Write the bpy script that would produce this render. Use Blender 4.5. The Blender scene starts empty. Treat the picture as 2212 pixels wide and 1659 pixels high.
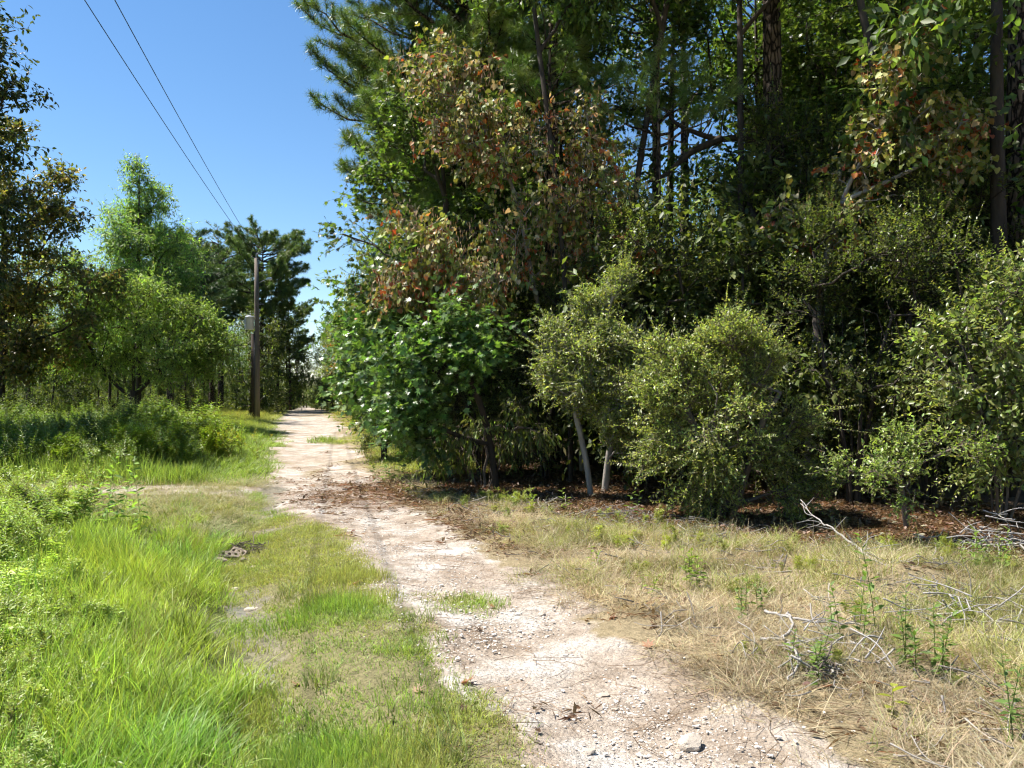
import bpy, math
import numpy as np

scene = bpy.context.scene
col = scene.collection
R = math.radians
EXPOSURE = 1.28

# ------------------------------------------------------------------ camera, sky, sun, exposure
CAM_H, F, CX, HY = 1.6, 1703.0, 1106.0, 854.0
cam = bpy.data.cameras.new('camera')
cam_ob = bpy.data.objects.new('camera', cam)
col.objects.link(cam_ob)
cam.sensor_width = 36.0
cam.lens = 36.0 * F / 2212.0
cam.clip_start = 0.05
cam.clip_end = 3000.0
cam_ob.location = (0, 0, CAM_H)
cam_ob.rotation_euler = (R(90.0 + 0.82), 0, 0)
scene.camera = cam_ob

SUN = np.array([-0.70, 0.16, 1.30])
SUN = SUN / np.linalg.norm(SUN)
world = bpy.data.worlds.new('World')
scene.world = world
world.use_nodes = True
wnt = world.node_tree
sky = wnt.nodes.new('ShaderNodeTexSky')
sky.sky_type = 'NISHITA'
sky.sun_disc = False
sky.sun_elevation = math.asin(SUN[2])
sky.sun_rotation = math.atan2(SUN[0], SUN[1])
sky.air_density = 1.0
sky.dust_density = 0.0
sky.ozone_density = 1.6
hsat = wnt.nodes.new('ShaderNodeHueSaturation')
hsat.inputs['Saturation'].default_value = 1.2
wnt.links.new(sky.outputs[0], hsat.inputs['Color'])
wnt.links.new(hsat.outputs[0], wnt.nodes['Background'].inputs[0])
wnt.nodes['Background'].inputs[1].default_value = 0.073
sun = bpy.data.lights.new('sun', 'SUN')
sun.energy = 5.0
sun.angle = R(0.53)
sun.color = (1.0, 0.95, 0.87)
sun_ob = bpy.data.objects.new('sun', sun)
col.objects.link(sun_ob)
sun_ob.rotation_euler = (math.acos(SUN[2]), 0, math.atan2(SUN[0], -SUN[1]))
sun_ob.location = (-20, 10, 40)

scene.view_settings.view_transform = 'Standard'
scene.view_settings.look = 'None'
scene.view_settings.exposure = EXPOSURE
scene.view_settings.gamma = 1.0
scene.view_settings.use_curve_mapping = False
scene.render.engine = 'CYCLES'
cy = scene.cycles
cy.max_bounces = 4
cy.diffuse_bounces = 2
cy.glossy_bounces = 1
cy.transmission_bounces = 3
cy.transparent_max_bounces = 4
cy.caustics_reflective = False
cy.caustics_refractive = False
cy.sample_clamp_indirect = 4.0
cy.use_light_tree = False
cy.use_adaptive_sampling = True
cy.adaptive_threshold = 0.03
cy.adaptive_min_samples = 16
cy.use_denoising = True
cy.denoiser = 'OPENIMAGEDENOISE'
cy.denoising_input_passes = 'RGB_ALBEDO_NORMAL'
cy.pixel_filter_type = 'BLACKMAN_HARRIS'
cy.filter_width = 1.2

# ------------------------------------------------------------------ helpers
rng = np.random.default_rng(11)


def unit(v):
    v = np.asarray(v, float)
    return v / np.maximum(np.linalg.norm(v, axis=-1, keepdims=True), 1e-9)


def rand_unit(n, g=None):
    return unit((g or rng).normal(size=(n, 3)))


def at(px, py, d):
    """the point that lies d metres ahead, from a measured direction"""
    return np.array([(px - CX) / F * d, d, CAM_H + (HY - py) / F * d])


class MB:
    """collects shapes for one mesh"""

    def __init__(self):
        self.V, self.C, self.P, self.n = [], [], [], 0

    def add(self, V, faces, C=(1, 1, 1), mat=0):
        V = np.asarray(V, float).reshape(-1, 3)
        C = np.asarray(C, float)
        if C.ndim == 1:
            C = np.tile(C, (len(V), 1))
        self.V.append(V)
        self.C.append(C)
        if not isinstance(faces, list):
            faces = [faces]
        for f in faces:
            f = np.asarray(f, int)
            if len(f):
                self.P.append((f + self.n, mat))
        self.n += len(V)

    def mesh(self, name, mats, smooth=True):
        V = np.concatenate(self.V)
        C = np.concatenate(self.C)
        C = np.concatenate([C, np.ones((len(C), 1))], 1)
        loops = np.concatenate([p.ravel() for p, m in self.P])
        tot = np.concatenate([np.full(len(p), p.shape[1]) for p, m in self.P])
        mi = np.concatenate([np.full(len(p), m) for p, m in self.P])
        start = np.concatenate([[0], np.cumsum(tot)[:-1]])
        me = bpy.data.meshes.new(name)
        me.vertices.add(len(V))
        me.vertices.foreach_set('co', V.astype(np.float32).ravel())
        me.loops.add(len(loops))
        me.loops.foreach_set('vertex_index', loops.astype(np.int32))
        me.polygons.add(len(tot))
        me.polygons.foreach_set('loop_start', start.astype(np.int32))
        me.polygons.foreach_set('material_index', mi.astype(np.int32))
        me.polygons.foreach_set('use_smooth', np.full(len(tot), smooth))
        a = me.attributes.new('tint', 'FLOAT_COLOR', 'POINT')
        a.data.foreach_set('color', C.astype(np.float32).ravel())
        for m in mats if isinstance(mats, (list, tuple)) else [mats]:
            me.materials.append(m)
        me.update(calc_edges=True)
        return me


def link(name, me, parent=None, loc=None):
    o = bpy.data.objects.new(name, me)
    col.objects.link(o)
    if parent is not None:
        o.parent = parent
    if loc is not None:
        o.location = [float(c) for c in loc]
    return o


def tag(o, label=None, cat=None, group=None, kind=None):
    for k, v in (('label', label), ('category', cat), ('group', group), ('kind', kind)):
        if v:
            o[k] = v
    return o


def empty(name, loc, label, cat, group=None, rz=0.0, s=1.0):
    o = bpy.data.objects.new(name, None)
    col.objects.link(o)
    o.empty_display_size = 0.3
    o.location = [float(c) for c in loc]
    o.rotation_euler = (0, 0, rz)
    o.scale = (s, s, s)
    return tag(o, label, cat, group)


def copy_thing(root, loc, rz, s, label, group=None):
    r = root.copy()
    col.objects.link(r)
    r.location = [float(c) for c in loc]
    r.rotation_euler = (0, 0, rz)
    sz = s if isinstance(s, (tuple, list)) else (s, s, s)
    r.scale = sz
    r['label'] = label
    if group:
        r['group'] = group
    elif 'group' in r:
        del r['group']
    for ch in root.children:
        c = ch.copy()
        col.objects.link(c)
        c.parent = r
        for g in ch.children:
            d = g.copy()
            col.objects.link(d)
            d.parent = c
    return r


def tube(P, Rr, s=6, cap=True):
    P = np.asarray(P, float)
    Rr = np.asarray(Rr, float) * np.ones(len(P))
    T = unit(np.gradient(P, axis=0))
    m = np.abs(unit(P[-1] - P[0]))
    ref = np.zeros(3)
    ref[int(np.argmin(m))] = 1
    N = unit(np.cross(T, ref))
    B = np.cross(T, N)
    a = np.linspace(0, 2 * np.pi, s, endpoint=False)
    V = P[:, None] + Rr[:, None, None] * (np.cos(a)[None, :, None] * N[:, None] + np.sin(a)[None, :, None] * B[:, None])
    k = np.arange(len(P) - 1)[:, None] * s
    j = np.arange(s)[None]
    q = np.stack([k + j, k + (j + 1) % s, k + s + (j + 1) % s, k + s + j], -1).reshape(-1, 4)
    F_ = [q]
    if cap:
        F_.append(((len(P) - 1) * s + np.arange(s))[None])
        F_.append(np.arange(s)[::-1][None])
    return V.reshape(-1, 3), F_


def curve(pts, n=8):
    """smooth polyline through the points (Catmull-Rom)"""
    p = np.asarray(pts, float)
    p = np.vstack([2 * p[0] - p[1], p, 2 * p[-1] - p[-2]])
    out = []
    for i in range(1, len(p) - 2):
        t = np.linspace(0, 1, n, endpoint=False)[:, None]
        a, b, c, d = p[i - 1], p[i], p[i + 1], p[i + 2]
        out.append(0.5 * (2 * b + (c - a) * t + (2 * a - 5 * b + 4 * c - d) * t ** 2 + (3 * b - a - 3 * c + d) * t ** 3))
    out.append(p[-2][None])
    return np.concatenate(out)


def box(lo, hi):
    x0, y0, z0 = lo
    x1, y1, z1 = hi
    V = np.array([[x0, y0, z0], [x1, y0, z0], [x1, y1, z0], [x0, y1, z0], [x0, y0, z1], [x1, y0, z1], [x1, y1, z1], [x0, y1, z1]])
    return V, np.array([[3, 2, 1, 0], [4, 5, 6, 7], [0, 1, 5, 4], [1, 2, 6, 5], [2, 3, 7, 6], [3, 0, 4, 7]])


def _hash(ix, iy, seed):
    h = np.sin(ix * 127.1 + iy * 311.7 + seed * 74.7) * 43758.5453
    return h - np.floor(h)


def vnoise(x, y, seed=0):
    ix, iy = np.floor(x), np.floor(y)
    fx, fy = x - ix, y - iy
    fx, fy = fx * fx * (3 - 2 * fx), fy * fy * (3 - 2 * fy)
    a, b = _hash(ix, iy, seed), _hash(ix + 1, iy, seed)
    c, d = _hash(ix, iy + 1, seed), _hash(ix + 1, iy + 1, seed)
    return (a * (1 - fx) + b * fx) * (1 - fy) + (c * (1 - fx) + d * fx) * fy


def fbm(x, y, seed=0, o=4):
    s, a, t = 0, 0.5, 0
    for i in range(o):
        s = s + a * vnoise(x * 2 ** i, y * 2 ** i, seed + i)
        t += a
        a *= 0.5
    return s / t


def sstep(a, b, x):
    t = np.clip((x - a) / (b - a), 0, 1)
    return t * t * (3 - 2 * t)


# ------------------------------------------------------------------ layout of the ground
RY = [-40, -10, 0, 3.38, 4.22, 5, 6.1, 7.9, 10.2, 13.2, 18.7, 28.3, 41, 59, 83, 140, 600]
RXL = [14, 4.5, 1.2, 0.14, -0.16, -0.5, -0.72, -1.5, -2.6, -4.2, -5.7, -8.25, -12, -17, -23.2, -38, -160]
RXR = [18, 7, 3, 1.55, 1.2, 0.92, 0.5, -0.2, -0.9, -2, -3.45, -5.75, -8.8, -14, -20.3, -34.5, -156]
FY = [-40, 3, 5, 7, 7.9, 8.3, 9.4, 11, 12.5, 15.5, 17.5, 25, 49, 85, 140, 600]
FX = [22, 8.5, 7.5, 5.8, 4.6, 3.6, 2.2, 0.9, -0.5, -1.3, -2.2, -4, -10, -19, -33, -150]
DY = [-5, 0, 4.0, 4.8, 6.25, 7.76, 10.6, 13.2, 14.5]
DX = [1.2, -0.2, -1.25, -1.54, -2.15, -2.74, -3.4, -4.15, -4.3]


def road_l(y): return np.interp(y, RY, RXL)
def road_r(y): return np.interp(y, RY, RXR)
def forest_x(y): return np.interp(y, FY, FX)
def ditch_x(y): return np.interp(y, DY, DX)


PUDDLES = [(-1.52, 4.85, 0.17, 0.34), (-2.22, 6.45, 0.2, 0.62)]


def ground_z(x, y):
    x, y = np.asarray(x, float), np.asarray(y, float)
    z = 0.05 * (fbm(x * 0.25, y * 0.25, 3) - 0.5) + 0.035 * (fbm(x * 1.3, y * 1.3, 5, 3) - 0.5)
    z = z + 0.012 * (fbm(x * 6, y * 6, 8, 3) - 0.5)
    dd = np.abs(x - ditch_x(y)) * 0.93
    along = sstep(3.0, 4.0, y) * (1 - sstep(12.5, 14.5, y))
    z = z - 0.15 * np.exp(-(dd / 0.36) ** 2) * along
    mid = (road_l(y) + road_r(y)) / 2
    hw = (road_r(y) - road_l(y)) / 2
    u = (x - mid) / hw
    z = z - 0.05 * np.exp(-(u / 0.8) ** 4) * (y < 90)
    for (gx, gy) in ((-8.3, 26.5), (-6.9, 25.0), (-5.0, 20.5)):
        z = z - 0.05 * np.exp(-(((x - gx) * 0.35 + (y - gy) * 0.9) / 0.45) ** 2) * np.exp(-(((x - gx) - 0.4 * (y - gy)) / 1.1) ** 2)
    z = z + 0.16 * np.exp(-(((x - 3.25) / 0.55) ** 2 + ((y - 6.7) / 0.4) ** 2))
    z = z + 0.10 * sstep(0, 6, x - forest_x(y)) * sstep(8, 14, y)
    z = z - 0.016 * np.maximum(0, y - 86) * np.exp(-np.maximum(0, y - 86) / 200)
    for (px, py, a, b) in PUDDLES:
        e = ((x - px) / a) ** 2 + ((y - py) / b) ** 2
        z = z - 0.012 * np.exp(-e)
    return z


def gz(x, y): return float(ground_z(np.array([x]), np.array([y]))[0])


def gpt(px, py, it=4):
    """where the line of sight through a measured direction meets the ground"""
    z = 0.0
    for _ in range(it):
        d = (CAM_H - z) * F / (py - HY)
        x = (px - CX) / F * d
        z = gz(x, d)
    return np.array([x, d, z])


def mask_bare(x, y):
    n = fbm(x * 1.1, y * 1.1, 21) - 0.5
    n2 = fbm(x * 4.5, y * 4.5, 22) - 0.5
    w = 0.25 + 0.02 * y
    l = x - road_l(y) + n * (0.8 + 0.05 * np.minimum(y, 30)) + n2 * 0.35
    r = road_r(y) - x + n * (0.9 + 0.05 * np.minimum(y, 30)) + n2 * 0.5
    b = sstep(-w * 0.5, w * 0.5, l) * sstep(-w, w, r)
    # grassy bulge on the right of the far road, thin grassy crown patches
    b = b * (1 - 0.85 * np.exp(-(((x + 6.0) / 0.8) ** 2 + ((y - 28.5) / 2.6) ** 2)))
    b = b * (1 - 0.6 * sstep(0.52, 0.66, fbm(x * 0.55 + 3, y * 0.3, 31)) * sstep(16, 20, y))
    b = b * (1 - 0.65 * np.exp(-(((x - mid_c(y)) / 0.35) ** 2)) * sstep(0.45, 0.6, fbm(x * 1.3, y * 0.5, 33)) * sstep(14, 17, y) * (1 - sstep(20, 23, y)))
    return b


def mid_c(y): return (road_l(y) + road_r(y)) / 2 - 0.2


def mask_side(x, y):
    c = 13.3 + 0.02 * (x + 5) ** 2 * 0.2
    return np.exp(-((y - c) / 0.75) ** 4) * (x < road_l(y) + 0.3) * sstep(0.25, 0.6, fbm(x * 0.8, y * 1.6, 35) + 0.25)


def mask_mud(x, y):
    dd = np.abs(x - ditch_x(y) - 0.05)
    n = fbm(x * 3, y * 3, 41) - 0.5
    m = sstep(0.28, 0.08, dd + n * 0.5) * sstep(3.8, 4.3, y) * (1 - sstep(13.8, 14.6, y))
    return m * np.clip(0.35 + 0.9 * sstep(8.5, 10.5, y) + 0.75 * sstep(7.3, 6.9, y) * sstep(5.2, 5.8, y) + 0.5 * np.exp(-((y - 4.85) / 0.4) ** 2), 0, 1)


def mask_litter(x, y):
    n = fbm(x * 0.9, y * 0.9, 51) - 0.5
    n2 = fbm(x * 3.2, y * 3.2, 53) - 0.5
    f = sstep(-0.5, 0.5, x - forest_x(y) + 0.6 + n * 1.1 + n2 * 0.6)
    # rusty pine straw that spills over the track and the verge
    spill = np.exp(-(((x + 2.4) / 1.7) ** 2 + ((y - 13.2) / 2.7) ** 2)) * sstep(0.25, 0.6, 0.62 + n2 + (x - mid_c(y)) * 0.2)
    verge = 0.8 * np.exp(-((x - road_r(y) - 0.35) / 0.45) ** 2) * sstep(7.5, 10, y) * (1 - sstep(14.5, 17, y))
    return np.clip(np.maximum.reduce([f, spill, verge]), 0, 1)


# ------------------------------------------------------------------ materials
def new_mat(name):
    m = bpy.data.materials.new(name)
    m.use_nodes = True
    nt = m.node_tree
    b = nt.nodes['Principled BSDF']
    return m, nt, b


def N(nt, t, **kw):
    n = nt.nodes.new(t)
    for k, v in kw.items():
        setattr(n, k, v)
    return n


def noise(nt, scale, detail=4, rough=0.6, vec=None):
    n = N(nt, 'ShaderNodeTexNoise')
    n.inputs['Scale'].default_value = scale
    n.inputs['Detail'].default_value = detail
    n.inputs['Roughness'].default_value = rough
    if vec is not None:
        nt.links.new(vec, n.inputs['Vector'])
    return n


def ramp(nt, fac, stops):
    r = N(nt, 'ShaderNodeValToRGB')
    e = r.color_ramp.elements
    while len(e) < len(stops):
        e.new(0.5)
    for k, (p, c) in enumerate(stops):
        e[k].position = p
        e[k].color = (*c, 1) if len(c) == 3 else c
    nt.links.new(fac, r.inputs[0])
    return r.outputs[0]


def mixc(nt, fac, a, b, mode='MIX'):
    m = N(nt, 'ShaderNodeMix', data_type='RGBA', blend_type=mode)
    m.clamp_factor = True
    for sock, v in ((m.inputs[0], fac), (m.inputs[6], a), (m.inputs[7], b)):
        if isinstance(v, (int, float)):
            sock.default_value = v
        elif isinstance(v, (tuple, list)):
            sock.default_value = (*v, 1)
        else:
            nt.links.new(v, sock)
    return m.outputs[2]


def math_n(nt, op, a, b=None, clamp=False):
    m = N(nt, 'ShaderNodeMath', operation=op, use_clamp=clamp)
    for sock, v in zip(m.inputs, (a, b)):
        if v is None:
            continue
        if isinstance(v, (int, float)):
            sock.default_value = v
        else:
            nt.links.new(v, sock)
    return m.outputs[0]


def leaf_mat(name, rough=0.42, spec=0.5, trans=0.4, inst=False, tcol=(1.5, 1.6, 0.7)):
    m, nt, b = new_mat(name)
    a = N(nt, 'ShaderNodeAttribute', attribute_name='tint')
    c = a.outputs['Color']
    if inst:
        i = N(nt, 'ShaderNodeAttribute', attribute_name='itint', attribute_type='INSTANCER')
        c = mixc(nt, 1.0, c, i.outputs['Color'], 'MULTIPLY')
    nt.links.new(c, b.inputs['Base Color'])
    b.inputs['Roughness'].default_value = rough
    b.inputs['Specular IOR Level'].default_value = spec
    t = N(nt, 'ShaderNodeBsdfTranslucent')
    nt.links.new(mixc(nt, 1.0, c, tcol, 'MULTIPLY'), t.inputs['Color'])
    mx = N(nt, 'ShaderNodeMixShader')
    mx.inputs[0].default_value = trans
    nt.links.new(b.outputs[0], mx.inputs[1])
    nt.links.new(t.outputs[0], mx.inputs[2])
    nt.links.new(mx.outputs[0], nt.nodes['Material Output'].inputs['Surface'])
    return m


def bark_mat(name, dark, light, scale=6.0, zs=0.25, bump=0.6, plates=False):
    m, nt, b = new_mat(name)
    tc = N(nt, 'ShaderNodeTexCoord')
    mp = N(nt, 'ShaderNodeMapping')
    mp.inputs['Scale'].default_value = (1, 1, zs)
    nt.links.new(tc.outputs['Object'], mp.inputs[0])
    n = noise(nt, scale, 6, 0.65, mp.outputs[0])
    f = n.outputs['Fac']
    if plates:
        v = N(nt, 'ShaderNodeTexVoronoi', feature='DISTANCE_TO_EDGE')
        v.inputs['Scale'].default_value = scale * 2.2
        nt.links.new(mixc(nt, 0.12, mp.outputs[0], n.outputs['Color'], 'ADD'), v.inputs['Vector'])
        e = math_n(nt, 'MULTIPLY', v.outputs['Distance'], 5.0, True)
        f = math_n(nt, 'MULTIPLY', f, e)
    nt.links.new(ramp(nt, f, [(0.12, dark), (0.62, light)]), b.inputs['Base Color'])
    b.inputs['Roughness'].default_value = 0.9
    b.inputs['Specular IOR Level'].default_value = 0.15
    bp = N(nt, 'ShaderNodeBump')
    bp.inputs['Strength'].default_value = bump
    bp.inputs['Distance'].default_value = 0.03
    nt.links.new(f, bp.inputs['Height'])
    nt.links.new(bp.outputs[0], b.inputs['Normal'])
    return m


def plain_mat(name, colr, rough=0.6, metal=0.0, var=0.25, scale=8.0, bump=0.15, spec=0.4):
    m, nt, b = new_mat(name)
    tc = N(nt, 'ShaderNodeTexCoord')
    n = noise(nt, scale, 5, 0.6, tc.outputs['Object'])
    lo = tuple(c * (1 - var) for c in colr)
    hi = tuple(min(1, c * (1 + var)) for c in colr)
    nt.links.new(ramp(nt, n.outputs['Fac'], [(0.3, lo), (0.7, hi)]), b.inputs['Base Color'])
    b.inputs['Roughness'].default_value = rough
    b.inputs['Metallic'].default_value = metal
    b.inputs['Specular IOR Level'].default_value = spec
    bp = N(nt, 'ShaderNodeBump')
    bp.inputs['Strength'].default_value = bump
    bp.inputs['Distance'].default_value = 0.01
    nt.links.new(n.outputs['Fac'], bp.inputs['Height'])
    nt.links.new(bp.outputs[0], b.inputs['Normal'])
    return m


M = {}
M['leaf'] = leaf_mat('leaf_glossy', 0.36, 0.5, 0.46)
M['leaf_soft'] = leaf_mat('leaf_soft', 0.5, 0.4, 0.45)
M['needle'] = leaf_mat('pine_needle', 0.38, 0.5, 0.25)
M['dry_leaf'] = leaf_mat('dry_leaf', 0.55, 0.35, 0.3, tcol=(1.3, 1.1, 0.7))
M['grass'] = leaf_mat('grass_blade', 0.45, 0.35, 0.42, inst=True)
M['straw'] = leaf_mat('straw_blade', 0.5, 0.35, 0.3, inst=True, tcol=(1.2, 1.1, 0.8))
M['wleaf'] = leaf_mat('weed_leaf', 0.4, 0.45, 0.42, inst=True)
M['bark_pine'] = bark_mat('pine_bark', (0.016, 0.012, 0.01), (0.19, 0.14, 0.11), 5.0, 0.35, 1.0, True)
M['bark_dark'] = bark_mat('dark_bark', (0.015, 0.012, 0.01), (0.065, 0.052, 0.043), 9.0, 0.2, 0.8)
M['bark_grey'] = bark_mat('grey_bark', (0.10, 0.09, 0.08), (0.30, 0.27, 0.24), 7.0, 0.3, 0.4)
M['dead_wood'] = bark_mat('dead_wood', (0.12, 0.105, 0.095), (0.36, 0.335, 0.31), 14.0, 0.6, 0.5)
M['twig'] = bark_mat('twig_wood', (0.045, 0.036, 0.03), (0.15, 0.12, 0.10), 12.0, 0.4, 0.3)
M['pole'] = bark_mat('weathered_pole_wood', (0.075, 0.06, 0.048), (0.20, 0.165, 0.135), 9.0, 0.04, 0.4)
M['metal'] = plain_mat('painted_grey_steel', (0.66, 0.68, 0.72), 0.4, 0.0, 0.08, 3.0, 0.05, 0.5)
M['galv'] = plain_mat('galvanised_steel', (0.42, 0.43, 0.44), 0.45, 0.7, 0.15)
M['porcelain'] = plain_mat('porcelain', (0.25, 0.24, 0.23), 0.25, 0.0, 0.1)
M['lamp_glass'] = plain_mat('lamp_glass', (0.6, 0.62, 0.62), 0.15, 0.0, 0.05)
M['wire'] = plain_mat('cable', (0.03, 0.03, 0.032), 0.6, 0.0, 0.1)
M['rock'] = plain_mat('limestone', (0.44, 0.375, 0.305), 0.9, 0.0, 0.3, 18.0, 0.6, 0.2)
M['brick'] = plain_mat('old_brick', (0.235, 0.19, 0.145), 0.9, 0.0, 0.4, 30.0, 0.5, 0.2)
M['pebble'] = plain_mat('pebble', (0.56, 0.51, 0.45), 0.9, 0.0, 0.35, 9.0, 0.4, 0.2)


def ground_material():
    m, nt, b = new_mat('ground_soil')
    tc = N(nt, 'ShaderNodeTexCoord')
    co = tc.outputs['Object']
    z = N(nt, 'ShaderNodeAttribute', attribute_name='zone')
    sp = N(nt, 'ShaderNodeSeparateColor')
    nt.links.new(z.outputs['Color'], sp.inputs[0])
    bare, lit, mud = sp.outputs[0], sp.outputs[1], sp.outputs[2]
    green = z.outputs['Alpha']
    n1 = noise(nt, 1.6, 8, 0.62, co)
    n2 = noise(nt, 14.0, 6, 0.7, co)
    n3 = noise(nt, 70.0, 4, 0.7, co)
    # soil under the grass
    soil = ramp(nt, n2.outputs['Fac'], [(0.3, (0.16, 0.125, 0.07)), (0.7, (0.34, 0.27, 0.16))])
    gsoil = ramp(nt, n2.outputs['Fac'], [(0.3, (0.06, 0.08, 0.02)), (0.7, (0.16, 0.17, 0.05))])
    c = mixc(nt, green, soil, gsoil)
    # pale sandy track
    sand = ramp(nt, n1.outputs['Fac'], [(0.3, (0.28, 0.22, 0.165)), (0.5, (0.41, 0.35, 0.29)), (0.66, (0.55, 0.525, 0.49))])
    gr = ramp(nt, n3.outputs['Fac'], [(0.35, (0.66, 0.64, 0.62)), (0.5, (1, 1, 1)), (0.7, (1.12, 1.1, 1.08))])
    sand = mixc(nt, 1.0, sand, gr, 'MULTIPLY')
    vor = N(nt, 'ShaderNodeTexVoronoi', feature='F1')
    vor.inputs['Scale'].default_value = 38.0
    nt.links.new(co, vor.inputs['Vector'])
    vf = ramp(nt, vor.outputs['Color'], [(0.2, (0.8, 0.78, 0.76)), (0.8, (1.08, 1.07, 1.06))])
    sand = mixc(nt, 0.8, sand, vf, 'MULTIPLY')
    nm = noise(nt, 4.5, 5, 0.6, co)
    sand = mixc(nt, 1.0, sand, ramp(nt, nm.outputs['Fac'], [(0.35, (0.74, 0.71, 0.67)), (0.55, (1, 1, 1)), (0.7, (1.06, 1.05, 1.04))]), 'MULTIPLY')
    fb = math_n(nt, 'ADD', bare, math_n(nt, 'MULTIPLY', math_n(nt, 'SUBTRACT', n2.outputs['Fac'], 0.5), 0.9))
    fb = ramp(nt, fb, [(0.35, (0, 0, 0)), (0.6, (1, 1, 1))])
    c = mixc(nt, fb, c, sand)
    # leaf and pine-straw litter
    litc = ramp(nt, n3.outputs['Fac'], [(0.3, (0.06, 0.036, 0.024)), (0.5, (0.145, 0.092, 0.06)), (0.72, (0.26, 0.18, 0.12))])
    fl = math_n(nt, 'ADD', lit, math_n(nt, 'MULTIPLY', math_n(nt, 'SUBTRACT', n2.outputs['Fac'], 0.5), 1.3))
    fl = ramp(nt, fl, [(0.3, (0, 0, 0)), (0.9, (1, 1, 1))])
    c = mixc(nt, math_n(nt, 'MULTIPLY', fl, 0.88), c, litc)
    # damp mud
    fm = math_n(nt, 'ADD', mud, math_n(nt, 'MULTIPLY', math_n(nt, 'SUBTRACT', n2.outputs['Fac'], 0.5), 0.5))
    fm = ramp(nt, fm, [(0.3, (0, 0, 0)), (0.75, (1, 1, 1))])
    mudc = ramp(nt, n2.outputs['Fac'], [(0.3, (0.10, 0.085, 0.058)), (0.5, (0.19, 0.165, 0.115)), (0.7, (0.29, 0.25, 0.175))])
    c = mixc(nt, fm, c, mudc)
    nt.links.new(c, b.inputs['Base Color'])
    b.inputs['Specular IOR Level'].default_value = 0.25
    nt.links.new(ramp(nt, fm, [(0.0, (0.95, 0.95, 0.95)), (1.0, (0.5, 0.5, 0.5))]), b.inputs['Roughness'])
    h = math_n(nt, 'ADD', math_n(nt, 'ADD', math_n(nt, 'MULTIPLY', n2.outputs['Fac'], 1.0), math_n(nt, 'MULTIPLY', nm.outputs['Fac'], 1.6)), math_n(nt, 'MULTIPLY', n3.outputs['Fac'], 0.45))
    h = math_n(nt, 'SUBTRACT', h, math_n(nt, 'MULTIPLY', vor.outputs['Distance'], 0.35))
    bp = N(nt, 'ShaderNodeBump')
    bp.inputs['Strength'].default_value = 0.9
    bp.inputs['Distance'].default_value = 0.035
    nt.links.new(h, bp.inputs['Height'])
    nt.links.new(bp.outputs[0], b.inputs['Normal'])
    return m


# ------------------------------------------------------------------ the ground sheet
def build_ground():
    tx = np.linspace(np.arcsinh(-399 / 2.0), np.arcsinh(401 / 2.0), 520)
    ty = np.linspace(np.arcsinh(-44 / 2.5), np.arcsinh(640 / 2.5), 520)
    gx = -1 + 2.0 * np.sinh(tx)
    gy = 4 + 2.5 * np.sinh(ty)
    X, Y = np.meshgrid(gx, gy)
    Z = ground_z(X, Y)
    V = np.stack([X, Y, Z], -1).reshape(-1, 3)
    nx, ny = len(gx), len(gy)
    i = np.arange(ny - 1)[:, None] * nx + np.arange(nx - 1)[None]
    q = np.stack([i, i + 1, i + nx + 1, i + nx], -1).reshape(-1, 4)
    mb = MB()
    mb.add(V, q)
    me = mb.mesh('ground', ground_material())
    x, y = V[:, 0], V[:, 1]
    bare = np.maximum(mask_bare(x, y), 0.8 * mask_side(x, y))
    left = sstep(0.3, -0.3, x - ditch_x(y)) * (y < 12) + sstep(0.5, -0.5, x - road_l(y)) * (y > 14.4)
    green = np.clip(left + 0.45 * (x < road_l(y)), 0, 1)
    zc = np.stack([bare, mask_litter(x, y), mask_mud(x, y), green], 1)
    a = me.attributes.new('zone', 'FLOAT_COLOR', 'POINT')
    a.data.foreach_set('color', zc.astype(np.float32).ravel())
    tag(link('ground', me), kind='structure')


build_ground()

# shallow puddles in the ditch
pm, pnt, pb = new_mat('muddy_water')
pb.inputs['Base Color'].default_value = (0.19, 0.165, 0.11, 1)
pb.inputs['Roughness'].default_value = 0.2
pb.inputs['Specular IOR Level'].default_value = 0.35
pn = noise(pnt, 9.0, 3, 0.5, N(pnt, 'ShaderNodeTexCoord').outputs['Object'])
pbp = N(pnt, 'ShaderNodeBump')
pbp.inputs['Strength'].default_value = 0.06
pnt.links.new(pn.outputs['Fac'], pbp.inputs['Height'])
pnt.links.new(pbp.outputs[0], pb.inputs['Normal'])
for (px, py, a, b) in PUDDLES:
    t = np.linspace(0, 2 * np.pi, 40, endpoint=False)
    rr = 1 + 0.22 * np.sin(3 * t + px) + 0.12 * np.sin(7 * t + py)
    zz = gz(px, py) + 0.012
    V = np.stack([px + a * rr * np.cos(t), py + b * rr * np.sin(t), np.full(40, zz)], 1)
    mb = MB()
    mb.add(V, np.arange(40)[None])
    tag(link('puddle', mb.mesh('puddle', pm)), kind='structure')

# ------------------------------------------------------------------ leaf shapes
KITE = (np.array([[0, 0, 0], [0.24, 0.45, 0.05], [0, 1, -0.06], [-0.24, 0.45, 0.05]]), [np.array([[0, 1, 2], [0, 2, 3]])])
NARROW = (np.array([[0, 0, 0], [0.11, 0.45, 0.03], [0, 1, -0.08], [-0.11, 0.45, 0.03]]), [np.array([[0, 1, 2], [0, 2, 3]])])
OVAL = (np.array([[0, 0, 0], [0.22, 0.25, 0.05], [0.25, 0.6, 0.05], [0, 1, -0.08], [-0.25, 0.6, 0.05], [-0.22, 0.25, 0.05]]),
        [np.array([[0, 1, 2, 3], [0, 3, 4, 5]])])
HEART = (np.array([[0, 0.08, 0], [0.3, -0.08, 0.06], [0.5, 0.25, 0.08], [0.3, 0.68, 0.04], [0, 1.0, -0.1], [-0.3, 0.68, 0.04],
                   [-0.5, 0.25, 0.08], [-0.3, -0.08, 0.06]]), [np.array([[0, 1, 2, 3, 4], [0, 4, 5, 6, 7]])])


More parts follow.
